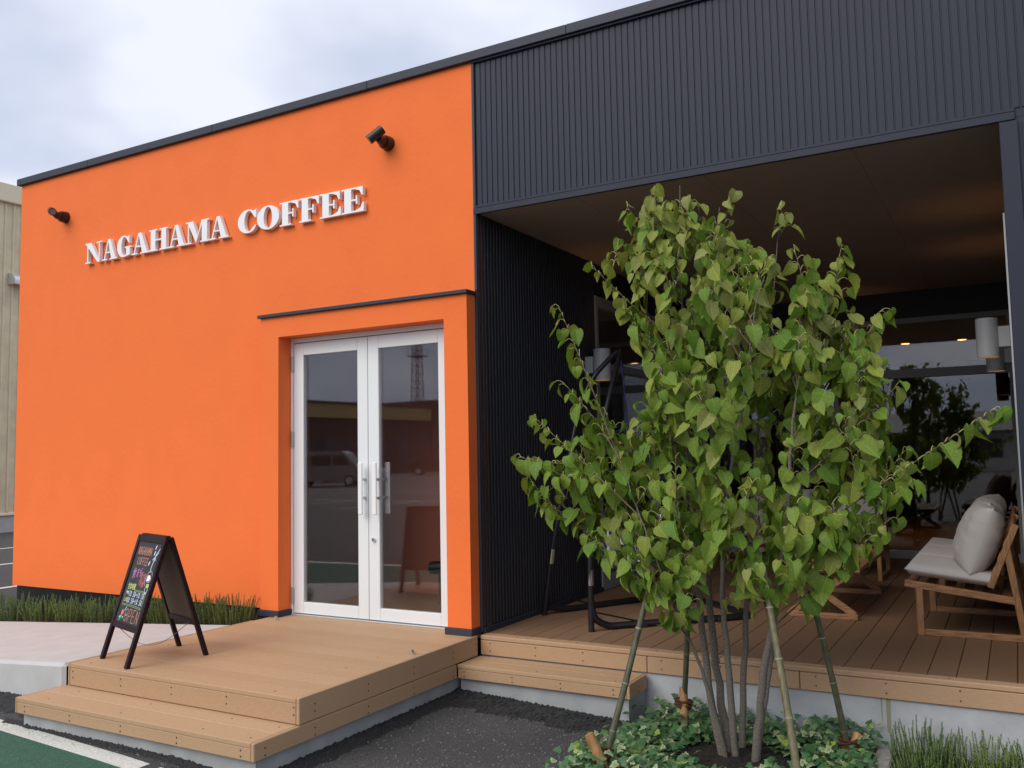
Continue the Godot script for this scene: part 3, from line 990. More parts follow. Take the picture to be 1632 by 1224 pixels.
# ------------------------------------------------------------------ lamps
func make_lamps() -> void:
	var defs := [[-0.764, 3.993, Vector3(-0.62, -0.62, 0.42), "black wall spotlight beside the top corner of the shop front, above the last letters"], [-4.765, 4.014, Vector3(0.80, -0.30, 0.42), "black wall spotlight near the far corner of the orange wall, above the letter N"]]
	for q in defs:
		var t := thing("wall_spotlight", q[3], "spotlight", Vector3(q[0], q[1], 0.0), 0.0, "spotlights over the shop sign")
		t.scale = Vector3.ONE * 0.86
		var b := MB.new()
		b.tube([Vector3(0, 0, 0.0), Vector3(0, 0, 0.012), Vector3(0, 0, 0.075), Vector3(0, 0, 0.082)], [0.066, 0.068, 0.060, 0.052], 24)
		part(t, "wall_mount", b.mesh(), M.black)
		b = MB.new()
		b.tube([Vector3(0, 0, 0.08), Vector3(0, 0.002, 0.12), Vector3(0, 0.006, 0.15)], [0.047, 0.042, 0.030], 20)
		part(t, "swivel", b.mesh(), M.black)
		var ax: Vector3 = q[2].normalized()
		var c := Vector3(0, 0.035, 0.18)
		b = MB.new()
		b.tube([c - ax * 0.075, c - ax * 0.07, c + ax * 0.03, c + ax * 0.032, c + ax * 0.036, c + ax * 0.085], [0.036, 0.042, 0.042, 0.039, 0.043, 0.043], 22)
		b.tube([Vector3(0, 0.006, 0.14), c], [0.016, 0.016], 10)
		part(t, "lamp_head", b.mesh(), M.black)
		b = MB.new()
		b.tube([c + ax * 0.0855, c + ax * 0.0862], [0.035], 22)
		part(t, "lens", b.mesh(), plain(lin(0.22, 0.17, 0.16), 0.15))
	# cylinder lamps that wash the terrace walls up and down
	var places := [[Vector3(0.018, 2.36, -1.86), 0.0, "white cylinder wall lamp on the dark ribbed wall behind the hammock stand"], [Vector3(3.338, 2.35, -1.85), PI, "nearer white cylinder wall lamp high on the terrace end wall"], [Vector3(3.358, 2.36, -3.40), PI, "white cylinder wall lamp half hidden behind the nearer lamp on the end wall"], [Vector3(1.70, 2.37, -5.478), -PI / 2, "grey cylinder wall lamp on the pier between the two back windows"]]
	for q in places:
		var t := thing("wall_lamp", q[2], "wall lamp", q[0], q[1], "cylinder lamps round the terrace")
		var b := MB.new()
		b.span(0.0, 0.075, -0.075, 0.075, -0.05, 0.05, 0.004)
		part(t, "bracket", b.mesh(), M.lamp)
		b = MB.new()
		b.tube([Vector3(0.145, -0.14, 0), Vector3(0.145, -0.137, 0), Vector3(0.145, 0.137, 0), Vector3(0.145, 0.14, 0)], [0.072, 0.075, 0.075, 0.072], 32, false)
		b.tube([Vector3(0.145, 0.14, 0), Vector3(0.145, -0.14, 0)], [0.068], 32, false)
		part(t, "lamp_body", b.mesh(), M.lamp)
		b = MB.new()
		b.tube([Vector3(0.145, -0.100, 0), Vector3(0.145, 0.100, 0)], [0.0665], 24)
		part(t, "lamp_lens", b.mesh(), M.lens)
		for up in [1.0, -1.0]:
			var l := SpotLight3D.new()
			l.light_color = Color(1.0, 0.72, 0.42)
			l.light_energy = 0.025
			l.light_size = 0.05
			l.spot_angle = 48.0
			l.spot_range = 8.0
			l.spot_attenuation = 2.0
			l.shadow_enabled = true
			l.position = Vector3(0.145, up * 0.115, 0)
			l.rotation.x = up * PI / 2
			t.add_child(l)
			l.name = "lamp_light" + ("" if up > 0 else "_001")
	for q in [[Vector3(1.26, 3.05, -8.3), "warm ceiling downlight inside the shop, the one nearest the window pier"], [Vector3(2.03, 3.05, -8.3), "warm ceiling downlight inside the shop, middle one of the row"], [Vector3(2.75, 3.05, -8.3), "warm ceiling downlight inside the shop, the one nearest the end wall lamp"]]:
		var t := thing("ceiling_downlight", q[1], "downlight", q[0], 0.0, "downlights inside the shop")
		var b := MB.new()
		b.tube([Vector3(0, -0.001, 0), Vector3(0, -0.012, 0)], [0.075, 0.072], 24, true)
		part(t, "trim_ring", b.mesh(), M.interior_white)
		b = MB.new()
		b.tube([Vector3(0, -0.0125, 0), Vector3(0, -0.016, 0)], [0.055], 24)
		part(t, "lamp_lens", b.mesh(), M.downlight)
		var l := SpotLight3D.new()
		l.light_color = Color(1.0, 0.75, 0.45)
		l.light_energy = 0.35
		l.light_size = 0.05
		l.spot_angle = 55.0
		l.spot_range = 12.0
		l.spot_attenuation = 2.0
		l.shadow_enabled = true
		l.position = Vector3(0, -0.03, 0)
		l.rotation.x = -PI / 2
		t.add_child(l)
		l.name = "lamp_light"

# ------------------------------------------------------------------ chalk board
var chalk: Image

func dot(x: float, y: float, r: float, c: Color) -> void:
	for j in range(int(y - r), int(y + r) + 2):
		for i in range(int(x - r), int(x + r) + 2):
			if i < 0 or j < 0 or i >= chalk.get_width() or j >= chalk.get_height(): continue
			var a := clampf(r + 0.5 - Vector2(i - x, j - y).length(), 0.0, 1.0)
			if a > 0.0: chalk.set_pixel(i, j, chalk.get_pixel(i, j).lerp(c, a * 0.78))

func stroke(pts: Array, c: Color, r := 1.6) -> void:
	for i in pts.size() - 1:
		var a: Vector2 = pts[i]
		var b: Vector2 = pts[i + 1]
		var k := int(a.distance_to(b) / 0.8) + 1
		for s in k + 1:
			var p := a.lerp(b, float(s) / k)
			dot(p.x, p.y, r, c)

func write(code: String, x: float, y: float, w: float, h: float, c: Color, r := 1.6) -> void:   # strokes on a 10 x 10 grid: "0,0 5,5;..."
	for s in code.split(";"):
		var pts := []
		for q in s.strip_edges().split(" "):
			var t := q.split(",")
			if t.size() == 2: pts.append(Vector2(x + float(t[0]) / 10.0 * w, y + float(t[1]) / 10.0 * h))
		if pts.size() == 1: dot(pts[0].x, pts[0].y, r * 1.3, c)
		elif pts.size() > 1: stroke(pts, c, r)

const HAND := {
	"N": "1,10 1,0 9,10 9,0", "A": "0,10 5,0 10,10;2,6 8,6", "G": "9,1 5,0 1,3 1,7 5,10 9,8 9,5 5,5", "H": "1,0 1,10;9,0 9,10;1,5 9,5", "M": "0,10 1,0 5,6 9,0 10,10",
	"C": "9,1 5,0 1,3 1,7 5,10 9,9", "O": "5,0 1,2 0,6 2,9 5,10 9,8 10,4 8,1 5,0", "F": "9,0 1,0 1,10;1,5 7,5", "E": "9,0 1,0 1,10 9,10;1,5 7,5", "P": "1,10 1,0 7,0 9,2 8,5 1,6",
	"1": "3,2 5,0 5,10", "0": "5,0 2,2 1,6 3,9 5,10 8,8 9,4 7,1 5,0", "3": "1,1 6,0 8,2 4,5 8,6 9,9 5,10 1,9", "8": "5,0 2,2 5,5 8,8 5,10 2,8 5,5 8,2 5,0", ":": "5,3;5,8", "~": "0,6 3,4 6,6 10,4",
	"ei": "2,0 3,2;5,0 5,2;8,0 7,2;0,4 0,3 10,3 10,4;3,4 7,4 7,6 3,6 3,4;2,7 8,7 8,10 2,10 2,7", "gyo": "3,0 3,3;6,0 6,3;1,1 2,3;8,1 7,3;0,3 10,3;2,5 8,5;0,7 10,7;5,3 5,10;5,7 1,10;5,7 9,10",
	"ji": "0,1 3,1 3,8 0,8 0,1;0,4 3,4;7,0 7,4;4,2 10,2;4,4 10,4;4,6 10,6;8,5 8,10 6,9;5,7 6,8", "kan": "0,0 4,0 4,4 0,4;0,0 0,10;0,2 4,2;6,0 10,0 10,10 8,9;6,0 6,4 10,4;6,2 10,2;3,5 7,5 7,9 3,9 3,5;3,7 7,7",
	"hei": "1,1 9,1;0,5 10,5;5,1 5,10;2,2 3,4;8,2 7,4", "niti": "1,0 9,0 9,10 1,10 1,0;1,5 9,5", "do": "5,0 5,10;2,4 8,4;0,10 10,10",
	"s1": "2,0 1,4;5,0 4,5;8,1 7,4;0,4 9,3;3,2 3,9 1,10;6,2 6,8 9,9;1,6 8,6;2,8 7,8", "s2": "1,2 8,1;4,0 4,6 2,9;2,5 9,4;6,5 7,9 4,10", "s3": "6,0 9,-1;1,3 8,2;5,1 3,6;3,6 7,5 8,8 4,10", "s4": "0,1 9,0;4,0 4,5;1,3 8,3;0,5 9,5;2,6 2,10;7,6 7,10;2,8 7,8;4,6 5,10", "s5": "1,0 1,9;0,3 4,2;5,0 9,1 9,5 5,5 5,0;5,3 9,3;5,6 9,7;7,5 6,10;5,8 10,10",
}

func chalk_texture() -> ImageTexture:
	var W := 384
	var H := 640
	chalk = Image.create(W, H, false, Image.FORMAT_RGB8)
	chalk.fill(Color(0.20, 0.19, 0.20))
	var f := noise(0.02, 3)
	for y in range(0, H):
		for x in range(0, W):
			var k := 0.185 + 0.03 * f.get_noise_2d(x, y)
			chalk.set_pixel(x, y, Color(k, k * 0.98, k * 1.01))
	var salmon := Color(0.80, 0.52, 0.45)
	var white := Color(0.88, 0.89, 0.92)
	var blue := Color(0.78, 0.86, 0.95)
	var lime := Color(0.72, 0.76, 0.42)
	var pink := Color(0.72, 0.46, 0.68)
	var red := Color(0.70, 0.34, 0.36)
	var word := "NAGAHAMA"
	for i in 8: write(HAND[word[i]], 34 + i * 28, 42, 22, 62, salmon, 2.3)
	word = "COFFEE"
	for i in 6: write(HAND[word[i]], 62 + i * 30, 128, 23, 56, salmon, 2.3)
	# fork and petals up the right edge, plate below
	for q in [[300, 20], [304, 66], [262, 150]]: stroke([Vector2(q[0], q[1]), Vector2(q[0] - 6, q[1] + 24)], white, 5.5)
	stroke([Vector2(368, 34), Vector2(326, 92), Vector2(312, 190), Vector2(318, 228)], blue, 3.5)
	stroke([Vector2(358, 70), Vector2(326, 104)], blue, 3)
	stroke([Vector2(322, 100), Vector2(340, 130)], blue, 2.5)
	stroke([Vector2(296, 132), Vector2(318, 112), Vector2(334, 138)], blue, 3)
	for k in 26:
		var a := TAU * k / 26.0
		var a2 := TAU * (k + 1) / 26.0
		stroke([Vector2(326 + 40 * cos(a), 262 + 44 * sin(a)), Vector2(326 + 40 * cos(a2), 262 + 44 * sin(a2))], Color(0.62, 0.62, 0.66), 3)
	for k in 14: stroke([Vector2(302, 256 + k * 3), Vector2(350 - absf(k - 7) * 2, 252 + k * 3)], Color(0.92, 0.91, 0.97), 3)
	stroke([Vector2(284, 262), Vector2(276, 300), Vector2(290, 332)], Color(0.5, 0.5, 0.54), 7)
	for k in 5: stroke([Vector2(318, 322 + k * 6), Vector2(356, 318 + k * 6)], lime, 3)
	stroke([Vector2(314, 352), Vector2(322, 392), Vector2(350, 390), Vector2(358, 350)], white, 2.5)
	stroke([Vector2(322, 384), Vector2(348, 382)], white, 5)
	# coloured words
	write(HAND.s1, 50, 214, 56, 84, pink, 2.7)
	write(HAND.s2, 112, 216, 38, 66, pink, 2.7)
	write(HAND.s3, 152, 214, 40, 60, pink, 2.7)
	write(HAND.s4, 186, 238, 42, 50, red, 3)
	write(HAND.s5, 232, 246, 40, 52, red, 3)
	write(HAND.s5, 190, 294, 42, 48, red, 3)
	write(HAND.s1, 236, 304, 40, 50, red, 3)
	# opening hours
	var nm := ["ei", "gyo", "ji", "kan"]
	for i in 4: write(HAND[nm[i]], 40 + i * 31, 338, 27, 46, lime, 2.1)
	var gr := Color(0.50, 0.58, 0.40)
	stroke([Vector2(164, 382), Vector2(348, 380), Vector2(352, 386), Vector2(348, 490)], gr, 2.8)
	stroke([Vector2(170, 390), Vector2(344, 388)], gr, 1.8)
	stroke([Vector2(36, 392), Vector2(30, 500), Vector2(190, 498), Vector2(346, 506)], gr, 2.2)
	stroke([Vector2(30, 510), Vector2(190, 508), Vector2(342, 516)], gr, 2.2)
	write(HAND.hei, 42, 400, 20, 22, white, 1.8)
	write(HAND.niti, 66, 402, 15, 20, white, 1.8)
	word = "10:30~18:30"
	for i in word.length(): write(HAND[word[i]], 90 + i * 23, 396, 16, 40, blue, 2.3)
	write(HAND.do, 38, 452, 22, 26, lime, 2.0)
	write(HAND.niti, 64, 454, 15, 22, lime, 2.0)
	word = "08:30~18:30"
	for i in word.length(): write(HAND[word[i]], 86 + i * 23, 447, 16, 40, blue, 2.3)
	# OPEN, with a smile in the O and a flower beside it
	word = "OPEN"
	for i in 4: write(HAND[word[i]], 126 + i * 60, 530, 46, 96, salmon, 2.4)
	write("2,3;7,3;1,6 4,8 8,5", 136, 562, 26, 30, white, 2)
	for k in 8: stroke([Vector2(62 + k * 5, 546 + absf(k - 3.5) * 3), Vector2(64 + k * 4.5, 582)], Color(0.90, 0.32, 0.36), 2.5)
	stroke([Vector2(74, 544), Vector2(76, 584)], Color(0.95, 0.75, 0.75), 1.5)
	for k in 4: stroke([Vector2(104 + k * 3, 552 - k * 2), Vector2(122 + k, 518)], Color(0.52, 0.82, 0.72), 2.5)
	for q in [[64, 596], [98, 600], [50, 604]]:
		for k in 4: stroke([Vector2(q[0] - 9 + k * 2, q[1] + k * 3), Vector2(q[0] + 9, q[1] - 4 + k * 4)], Color(0.45, 0.78, 0.68), 2.5)
	stroke([Vector2(78, 588), Vector2(66, 616), Vector2(50, 636)], Color(0.52, 0.82, 0.72), 2.2)
	return ImageTexture.create_from_image(chalk)

func make_board() -> void:
	var fl := Vector3(-1.813, DECK, 1.666)
	var fr := Vector3(-1.386, DECK, 1.796)
	var bl := Vector3(-1.672, DECK, 1.185)
	var centre := (fl + fr + bl + Vector3(-1.244, DECK, 1.312)) / 4.0
	var turn := -atan2((fr - fl).z, (fr - fl).x)
	var t := thing("sandwich_board", "dark wooden folding chalkboard with coloured chalk lettering standing on the porch", "sandwich board", centre, turn)
	var w := 0.4463 / 2.0
	var sp := 0.249
	var ht := 0.763
	var m: StandardMaterial3D = M.board_wood
	for sgn in [1.0, -1.0]:
		var up: Vector3 = (Vector3(0, ht, 0.012 * sgn) - Vector3(0, 0, sp * sgn)).normalized()
		var side := Vector3(1, 0, 0)
		var nrm := side.cross(up) * (1.0 if sgn > 0 else -1.0)
		if nrm.z * sgn < 0: nrm = -nrm
		var foot := Vector3(0, 0, sp * sgn)
		var lng := Vector2(sp - 0.012, ht).length()
		var panel := Node3D.new()
		put(t, "front_panel" if sgn > 0 else "rear_panel", panel)
		for sx in [-1.0, 1.0]:
			var b := MB.new()
			var p0: Vector3 = foot + side * sx * (w - 0.0175)
			b.bar(p0, p0 + up * lng, 0.035, 0.026, side, 0.003)
			part(panel, "leg", b.mesh(), m)
			b = MB.new()
			b.bar(p0 - up * 0.004, p0 + up * 0.010, 0.03, 0.022, side, 0.002)
			part(panel, "rubber_foot", b.mesh(), M.black)
		for q in [[0.225, 0.04], [lng - 0.02, 0.045]]:
			var b := MB.new()
			var p0: Vector3 = foot + up * q[0]
			b.bar(p0 - side * (w - 0.036), p0 + side * (w - 0.036), q[1], 0.022, up, 0.003)
			part(panel, "rail", b.mesh(), m)
		# the writing board itself, set into the frame
		var lo: Vector3 = foot + up * 0.2445
		var hi: Vector3 = foot + up * (lng - 0.042)
		var hw := w - 0.0355
		var o: Vector3 = nrm * 0.004
		var b2 := MB.new()
		b2.face([lo - side * hw + o, lo + side * hw + o, hi + side * hw + o, hi - side * hw + o], nrm, [Vector2(0, 1), Vector2(1, 1), Vector2(1, 0), Vector2(0, 0)])
		var fm: StandardMaterial3D
		if sgn > 0:
			fm = plain(Color(1, 1, 1), 0.75)
			fm.albedo_texture = chalk_texture()
			part(panel, "chalk_face", b2.mesh(), fm)
		else:
			part(panel, "chalk_face", b2.mesh(), plain(lin(0.03, 0.03, 0.032), 0.75))
		b2 = MB.new()
		b2.bar(lo - o * 0.2, hi - o * 0.2, hw * 2, 0.006, side)
		part(panel, "backing_board", b2.mesh(), M.board_back)
	var hb := MB.new()
	hb.box(Vector3(0, ht + 0.004, 0), Vector3(w * 2 - 0.05, 0.012, 0.03), 0.003)
	part(t, "hinge_strip", hb.mesh(), M.board_wood)
	var pts := []
	for k in 13:
		var u := k / 12.0
		pts.append(Vector3(-w + 0.05 + 0.33 * u * 0.9, 0.21 - 0.16 * sin(u * PI) * (1.0 - 0.25 * u), lerpf(sp * 0.72, -sp * 0.70, u)))
	var cb := MB.new()
	cb.tube(pts, [0.0022], 6)
	part(t, "cord", cb.mesh(), plain(lin(0.25, 0.22, 0.2), 0.6))

# ------------------------------------------------------------------ furniture
func pillow_mesh(sx: float, sy: float, sz: float, e: float, puff: float, wr: float, sd: int) -> ArrayMesh:   # a stuffed, seamed cushion
	var f := noise(1.0, sd)
	var b := MB.new()
	var pt := func(u: float, v: float, top: float) -> Vector3:
		var x := u * 2.0 - 1.0
		var y := v * 2.0 - 1.0
		var pinch := 1.0 - 0.045 * (1.0 - x * x) * y * y
		var pinch2 := 1.0 - 0.05 * (1.0 - y * y) * x * x
		var t := pow(maxf(0.0, 1.0 - pow(absf(x), e)), 0.5) * pow(maxf(0.0, 1.0 - pow(absf(y), e)), 0.5)
		var wrk := wr * t * (f.get_noise_2d(x * 1.2 + y * 0.6, y * 3.2) + 0.35 * f.get_noise_2d(x * 4.0, y * 2.0))
		return Vector3(x * sx / 2 * pinch2, y * sy / 2 * pinch, top * (sz / 2 * (puff * t + (1.0 - puff) * pow(t, 0.2)) + wrk))
	b.grid(26, 26, func(u, v): return pt.call(clampf(u, 0, 1), clampf(v, 0, 1), 1.0))
	b.grid(26, 26, func(u, v): return pt.call(1.0 - clampf(u, 0, 1), clampf(v, 0, 1), -1.0))
	return b.mesh()

func make_sofa(called: String, label: String, at: Vector3, turn: float, length: float, n: int) -> void:
	# faces +z; the seat is 0.66 deep
	var t := thing(called, label, "sofa", at, turn, "wooden sofas on the terrace")
	var along_x := absf(sin(turn)) < 0.5
	var mx: Material = M.teak_x if along_x else M.teak_z
	var mz: Material = M.teak_z if along_x else M.teak_x
	var h := length / 2.0
	for sx in [-1.0, 0.0, 1.0]:
		var x: float = sx * (h - 0.022)
		var fr := Node3D.new()
		put(t, "side_frame", fr)
		var b := MB.new()
		b.span(x - 0.02, x + 0.02, 0.0, 0.32, 0.245, 0.29, 0.004)
		part(fr, "front_leg", b.mesh(), M.teak_y)
		b = MB.new()
		b.bar(Vector3(x, 0.012, -0.33), Vector3(x, 0.60, -0.255), 0.039, 0.042, Vector3(1, 0, 0), 0.004)
		part(fr, "rear_leg", b.mesh(), M.teak_y)
		b = MB.new()
		b.span(x - 0.019, x + 0.019, 0.0005, 0.042, -0.335, 0.2445, 0.004)
		part(fr, "floor_runner", b.mesh(), mz)
		b = MB.new()
		b.bar(Vector3(x, 0.335, 0.355), Vector3(x, 0.25, -0.31), 0.045, 0.038, Vector3(0, 1, 0.1), 0.004)
		part(fr, "seat_rail", b.mesh(), mz)
		b = MB.new()
		b.bar(Vector3(x + 0.0015, 0.33, -0.15), Vector3(x + 0.0015, 0.735, -0.315), 0.041, 0.04, Vector3(1, 0, 0), 0.004)
		part(fr, "back_post", b.mesh(), M.teak_y)
	for k in 6:
		var u := k / 5.0
		var b := MB.new()
		b.box(Vector3(0, 0.334 - 0.075 * u, 0.32 - 0.56 * u), Vector3(length - 0.085, 0.016, 0.06), 0.003)
		part(t, "seat_slat", b.mesh(), mx)
	for k in 4:
		var u := k / 3.0
		var b := MB.new()
		b.box(Vector3(0, 0.43 + 0.28 * u, -0.175 - 0.115 * u), Vector3(length - 0.09, 0.05, 0.018), 0.003, Basis(Vector3(1, 0, 0), -0.39))
		part(t, "back_slat", b.mesh(), mx)
	var cw := length / n
	for k in n:
		var x := -h + cw * (k + 0.5)
		var b := MB.new()
		var bs := Basis(Vector3(1, 0, 0), -0.115)
		var w2 := cw - 0.008
		b.grid(18, 18, func(u, v):
			var X: float = (u * 2 - 1)
			var Z: float = (v * 2 - 1)
			var r := pow(maxf(0, 1 - pow(absf(X), 16)), 0.4) * pow(maxf(0, 1 - pow(absf(Z), 16)), 0.4)
			return Vector3(X * w2 / 2, 0.046 * r + 0.012 * (1 - X * X) * (1 - Z * Z), -Z * 0.27))
		b.grid(18, 18, func(u, v):
			var X: float = (1 - u * 2)
			var Z: float = (v * 2 - 1)
			var r := pow(maxf(0, 1 - pow(absf(X), 16)), 0.4) * pow(maxf(0, 1 - pow(absf(Z), 16)), 0.4)
			return Vector3(X * w2 / 2, -0.036 * r, -Z * 0.27))
		part(t, "seat_cushion", b.mesh(), M.cushion, Transform3D(bs, Vector3(x, 0.398, 0.085)))
		part(t, "back_cushion", pillow_mesh(cw - 0.03, 0.46, 0.26, 2.6, 0.75, 0.010, 200 + k), M.cushion, Transform3D(Basis(Vector3(1, 0, 0), -0.36) * Basis(Vector3(0, 1, 0), 0.10 * (k - 1)) * Basis(Vector3(0, 0, 1), 0.04 * (k - 1)), Vector3(x, 0.62, -0.085)))

func make_table() -> void:
	var t := thing("coffee_table", "low teak table with crossed legs beside the sofa behind the tree", "table", Vector3(2.02, DECK, -2.15))
	for k in 5:
		var b := MB.new()
		b.span(-0.285 + k * 0.115, -0.285 + k * 0.115 + 0.11, 0.345, 0.378, -0.70, 0.70, 0.004)
		part(t, "top_slat", b.mesh(), M.teak_z)
	for zz in [0.64, -0.64]:
		var b := MB.new()
		b.span(-0.25, 0.25, 0.0, 0.04, zz - 0.02, zz + 0.02, 0.004)
		part(t, "foot_bar", b.mesh(), M.teak_x)
		b = MB.new()
		b.bar(Vector3(-0.225, 0.03, zz + 0.001), Vector3(0.225, 0.345, zz + 0.001), 0.05, 0.022, Vector3(0, 1, 0), 0.003)
		part(t, "cross_leg", b.mesh(), M.teak_x)
		b = MB.new()
		b.bar(Vector3(0.225, 0.03, zz - 0.0215), Vector3(-0.225, 0.345, zz - 0.0215), 0.05, 0.022, Vector3(0, 1, 0), 0.003)
		part(t, "cross_leg", b.mesh(), M.teak_x)
		b = MB.new()
		b.span(-0.27, 0.27, 0.322, 0.3445, zz - 0.055, zz - 0.034, 0.003)
		part(t, "top_rail", b.mesh(), M.teak_x)

func smooth_path(p: Array, n: int) -> Array:
	var c := Curve3D.new()
	for i in p.size():
		var a: Vector3 = p[maxi(i - 1, 0)]
		var e: Vector3 = p[mini(i + 1, p.size() - 1)]
		var tan := (e - a) / 6.0
		c.add_point(p[i], -tan, tan)
	var out := []
	for k in n + 1: out.append(c.sample_baked(c.get_baked_length() * k / n, true))
	return out

func make_swing() -> void:
	var t := thing("hammock_stand", "black tubular steel stand on the terrace holding a hanging chair", "hammock stand")
	var r := 0.021
	var b := MB.new()
	b.tube(smooth_path([Vector3(0.685, DECK, -0.36), Vector3(0.685, 0.55, -0.36), Vector3(0.69, 0.95, -0.37), Vector3(0.70, 1.35, -0.43), Vector3(0.71, 1.75, -0.58), Vector3(0.70, 2.10, -0.82), Vector3(0.66, 2.32, -1.06), Vector3(0.61, 2.39, -1.2)], 40), [r], 12)
	part(t, "front_post", b.mesh(), M.black)
	b = MB.new()
	b.tube(smooth_path([Vector3(0.085, DECK, -0.80), Vector3(0.16, 0.80, -0.80), Vector3(0.26, 1.35, -0.85), Vector3(0.33, 1.74, -0.90), Vector3(0.37, 1.98, -0.97), Vector3(0.46, 2.20, -1.05), Vector3(0.59, 2.385, -1.19)], 40), [r], 12)
	part(t, "rear_post", b.mesh(), M.black)
	for q in [[Vector3(0.686, 0.655, -0.362), Vector3(0.687, 0.76, -0.365)], [Vector3(0.152, 0.735, -0.80), Vector3(0.170, 0.845, -0.80)]]:
		b = MB.new()
		b.tube(q, [r + 0.0025], 14)
		part(t, "chrome_sleeve", b.mesh(), M.chrome)
	b = MB.new()
	b.tube(smooth_path([Vector3(0.685, 0.56, -0.36), Vector3(0.70, 0.43, -0.385), Vector3(0.76, 0.368, -0.47), Vector3(0.90, 0.362, -0.62), Vector3(1.15, 0.362, -0.86), Vector3(1.42, 0.362, -1.12), Vector3(1.52, 0.362, -1.25), Vector3(1.50, 0.362, -1.37), Vector3(1.36, 0.362, -1.47), Vector3(1.12, 0.362, -1.70), Vector3(0.88, 0.362, -1.85), Vector3(0.66, 0.362, -1.80), Vector3(0.42, 0.362, -1.42), Vector3(0.20, 0.362, -1.02), Vector3(0.10, 0.40, -0.83)], 90), [0.025], 12)
	part(t, "base_loop", b.mesh(), M.black)
	for q in [[Vector3(0.695, 0.47, -0.38), Vector3(0.93, 0.375, -0.66)], [Vector3(0.12, 0.52, -0.82), Vector3(0.30, 0.375, -1.19)]]:
		b = MB.new()
		b.tube(q, [0.006], 8)
		part(t, "brace", b.mesh(), M.black)
	for p in [Vector3(0.95, 0.34, -0.67), Vector3(0.60, 0.34, -1.72), Vector3(1.38, 0.34, -1.08)]:
		b = MB.new()
		b.box(p + Vector3(0, 0.012, 0), Vector3(0.05, 0.03, 0.07), 0.004, Basis(Vector3.UP, 0.75))
		part(t, "foot_clip", b.mesh(), M.black)
	# the woven chair that hangs from it
	var c := thing("hanging_chair", "blue and white striped fabric hammock chair hanging behind the leaves", "hanging chair", Vector3(0.66, 0.0, -1.25))
	var ap := Vector3(-0.05, 2.36, 0.04)
	b = MB.new()
	b.tube([Vector3(-0.05, 2.38, 0.04), Vector3(-0.02, 1.78, 0.0)], [0.006], 6)
	for s in [-1.0, 1.0]:
		b.tube([Vector3(-0.02, 1.80, 0.0), Vector3(0.28 * s, 1.66, 0.0)], [0.005], 6)
		b.tube([Vector3(0.27 * s, 1.65, 0.0), Vector3(0.22 * s, 0.95, 0.16)], [0.005], 6)
		b.tube([Vector3(0.27 * s, 1.65, 0.0), Vector3(0.24 * s, 1.05, -0.14)], [0.005], 6)
	part(c, "rope", b.mesh(), plain(lin(0.02, 0.03, 0.12), 0.9))
	b = MB.new()
	b.tube([Vector3(-0.30, 1.655, 0.0), Vector3(0.30, 1.655, 0.0)], [0.016], 10)
	part(c, "spreader_bar", b.mesh(), M.teak_x)
	b = MB.new()
	var ns := 20
	for i in ns:
		b.tint = Color(0.012, 0.03, 0.19) if (i % 5) != 2 else Color(0.6, 0.6, 0.6)
		for j in 12:
			var q := []
			for w in [[0, 0], [1, 0], [1, 1], [0, 1]]:
				var u := float(i + w[0]) / ns * 2.0 - 1.0
				var v := float(j + w[1]) / 12.0
				var hw := 0.21 + 0.05 * sin(v * PI)
				q.append(Vector3(u * hw, 1.12 - 0.44 * sin(v * PI * 0.9) - 0.06 * (1.0 - u * u) + (0.12 if v > 0.9 else 0.0), lerpf(0.16, -0.18, v)))
			b.face(q, Vector3(0, 1, 0))
	var sm: StandardMaterial3D = M.stripe
	sm.cull_mode = BaseMaterial3D.CULL_DISABLED
	part(c, "fabric_seat", b.mesh(), sm)
	# chrome door stops on the porch
	for q in [[Vector3(-0.05, DECK, 0.745), "small chrome dome door stop near the open edge of the porch"], [Vector3(-1.735, DECK, 0.212), "small chrome dome door stop at the foot of the door surround by the rosemary"]]:
		b = MB.new()
		b.tube([Vector3.ZERO, Vector3(0, 0.006, 0), Vector3(0, 0.018, 0), Vector3(0, 0.027, 0), Vector3(0, 0.031, 0)], [0.022, 0.022, 0.019, 0.012, 0.003], 18)
		var o := part(self, "door_stop", b.mesh(), M.chrome, Transform3D(Basis.IDENTITY, q[0]))
		tag(o, q[1], "door stop", "door stops on the porch")
	# bench and chalkboard seen through the door glass
	var v := thing("indoor_bench", "dark low bench inside the shop behind the door glass", "bench", Vector3(-0.72, 0.329, -0.95))
	b = MB.new()
	b.tube([Vector3(-0.35, 0.30, 0), Vector3(0.38, 0.36, 0)], [0.055], 16)
	part(v, "seat", b.mesh(), M.black)
	for x in [-0.25, 0.28]:
		b = MB.new()
		b.span(x - 0.02, x + 0.02, 0.0, 0.30, -0.02, 0.02, 0.003)
		part(v, "leg", b.mesh(), M.black)

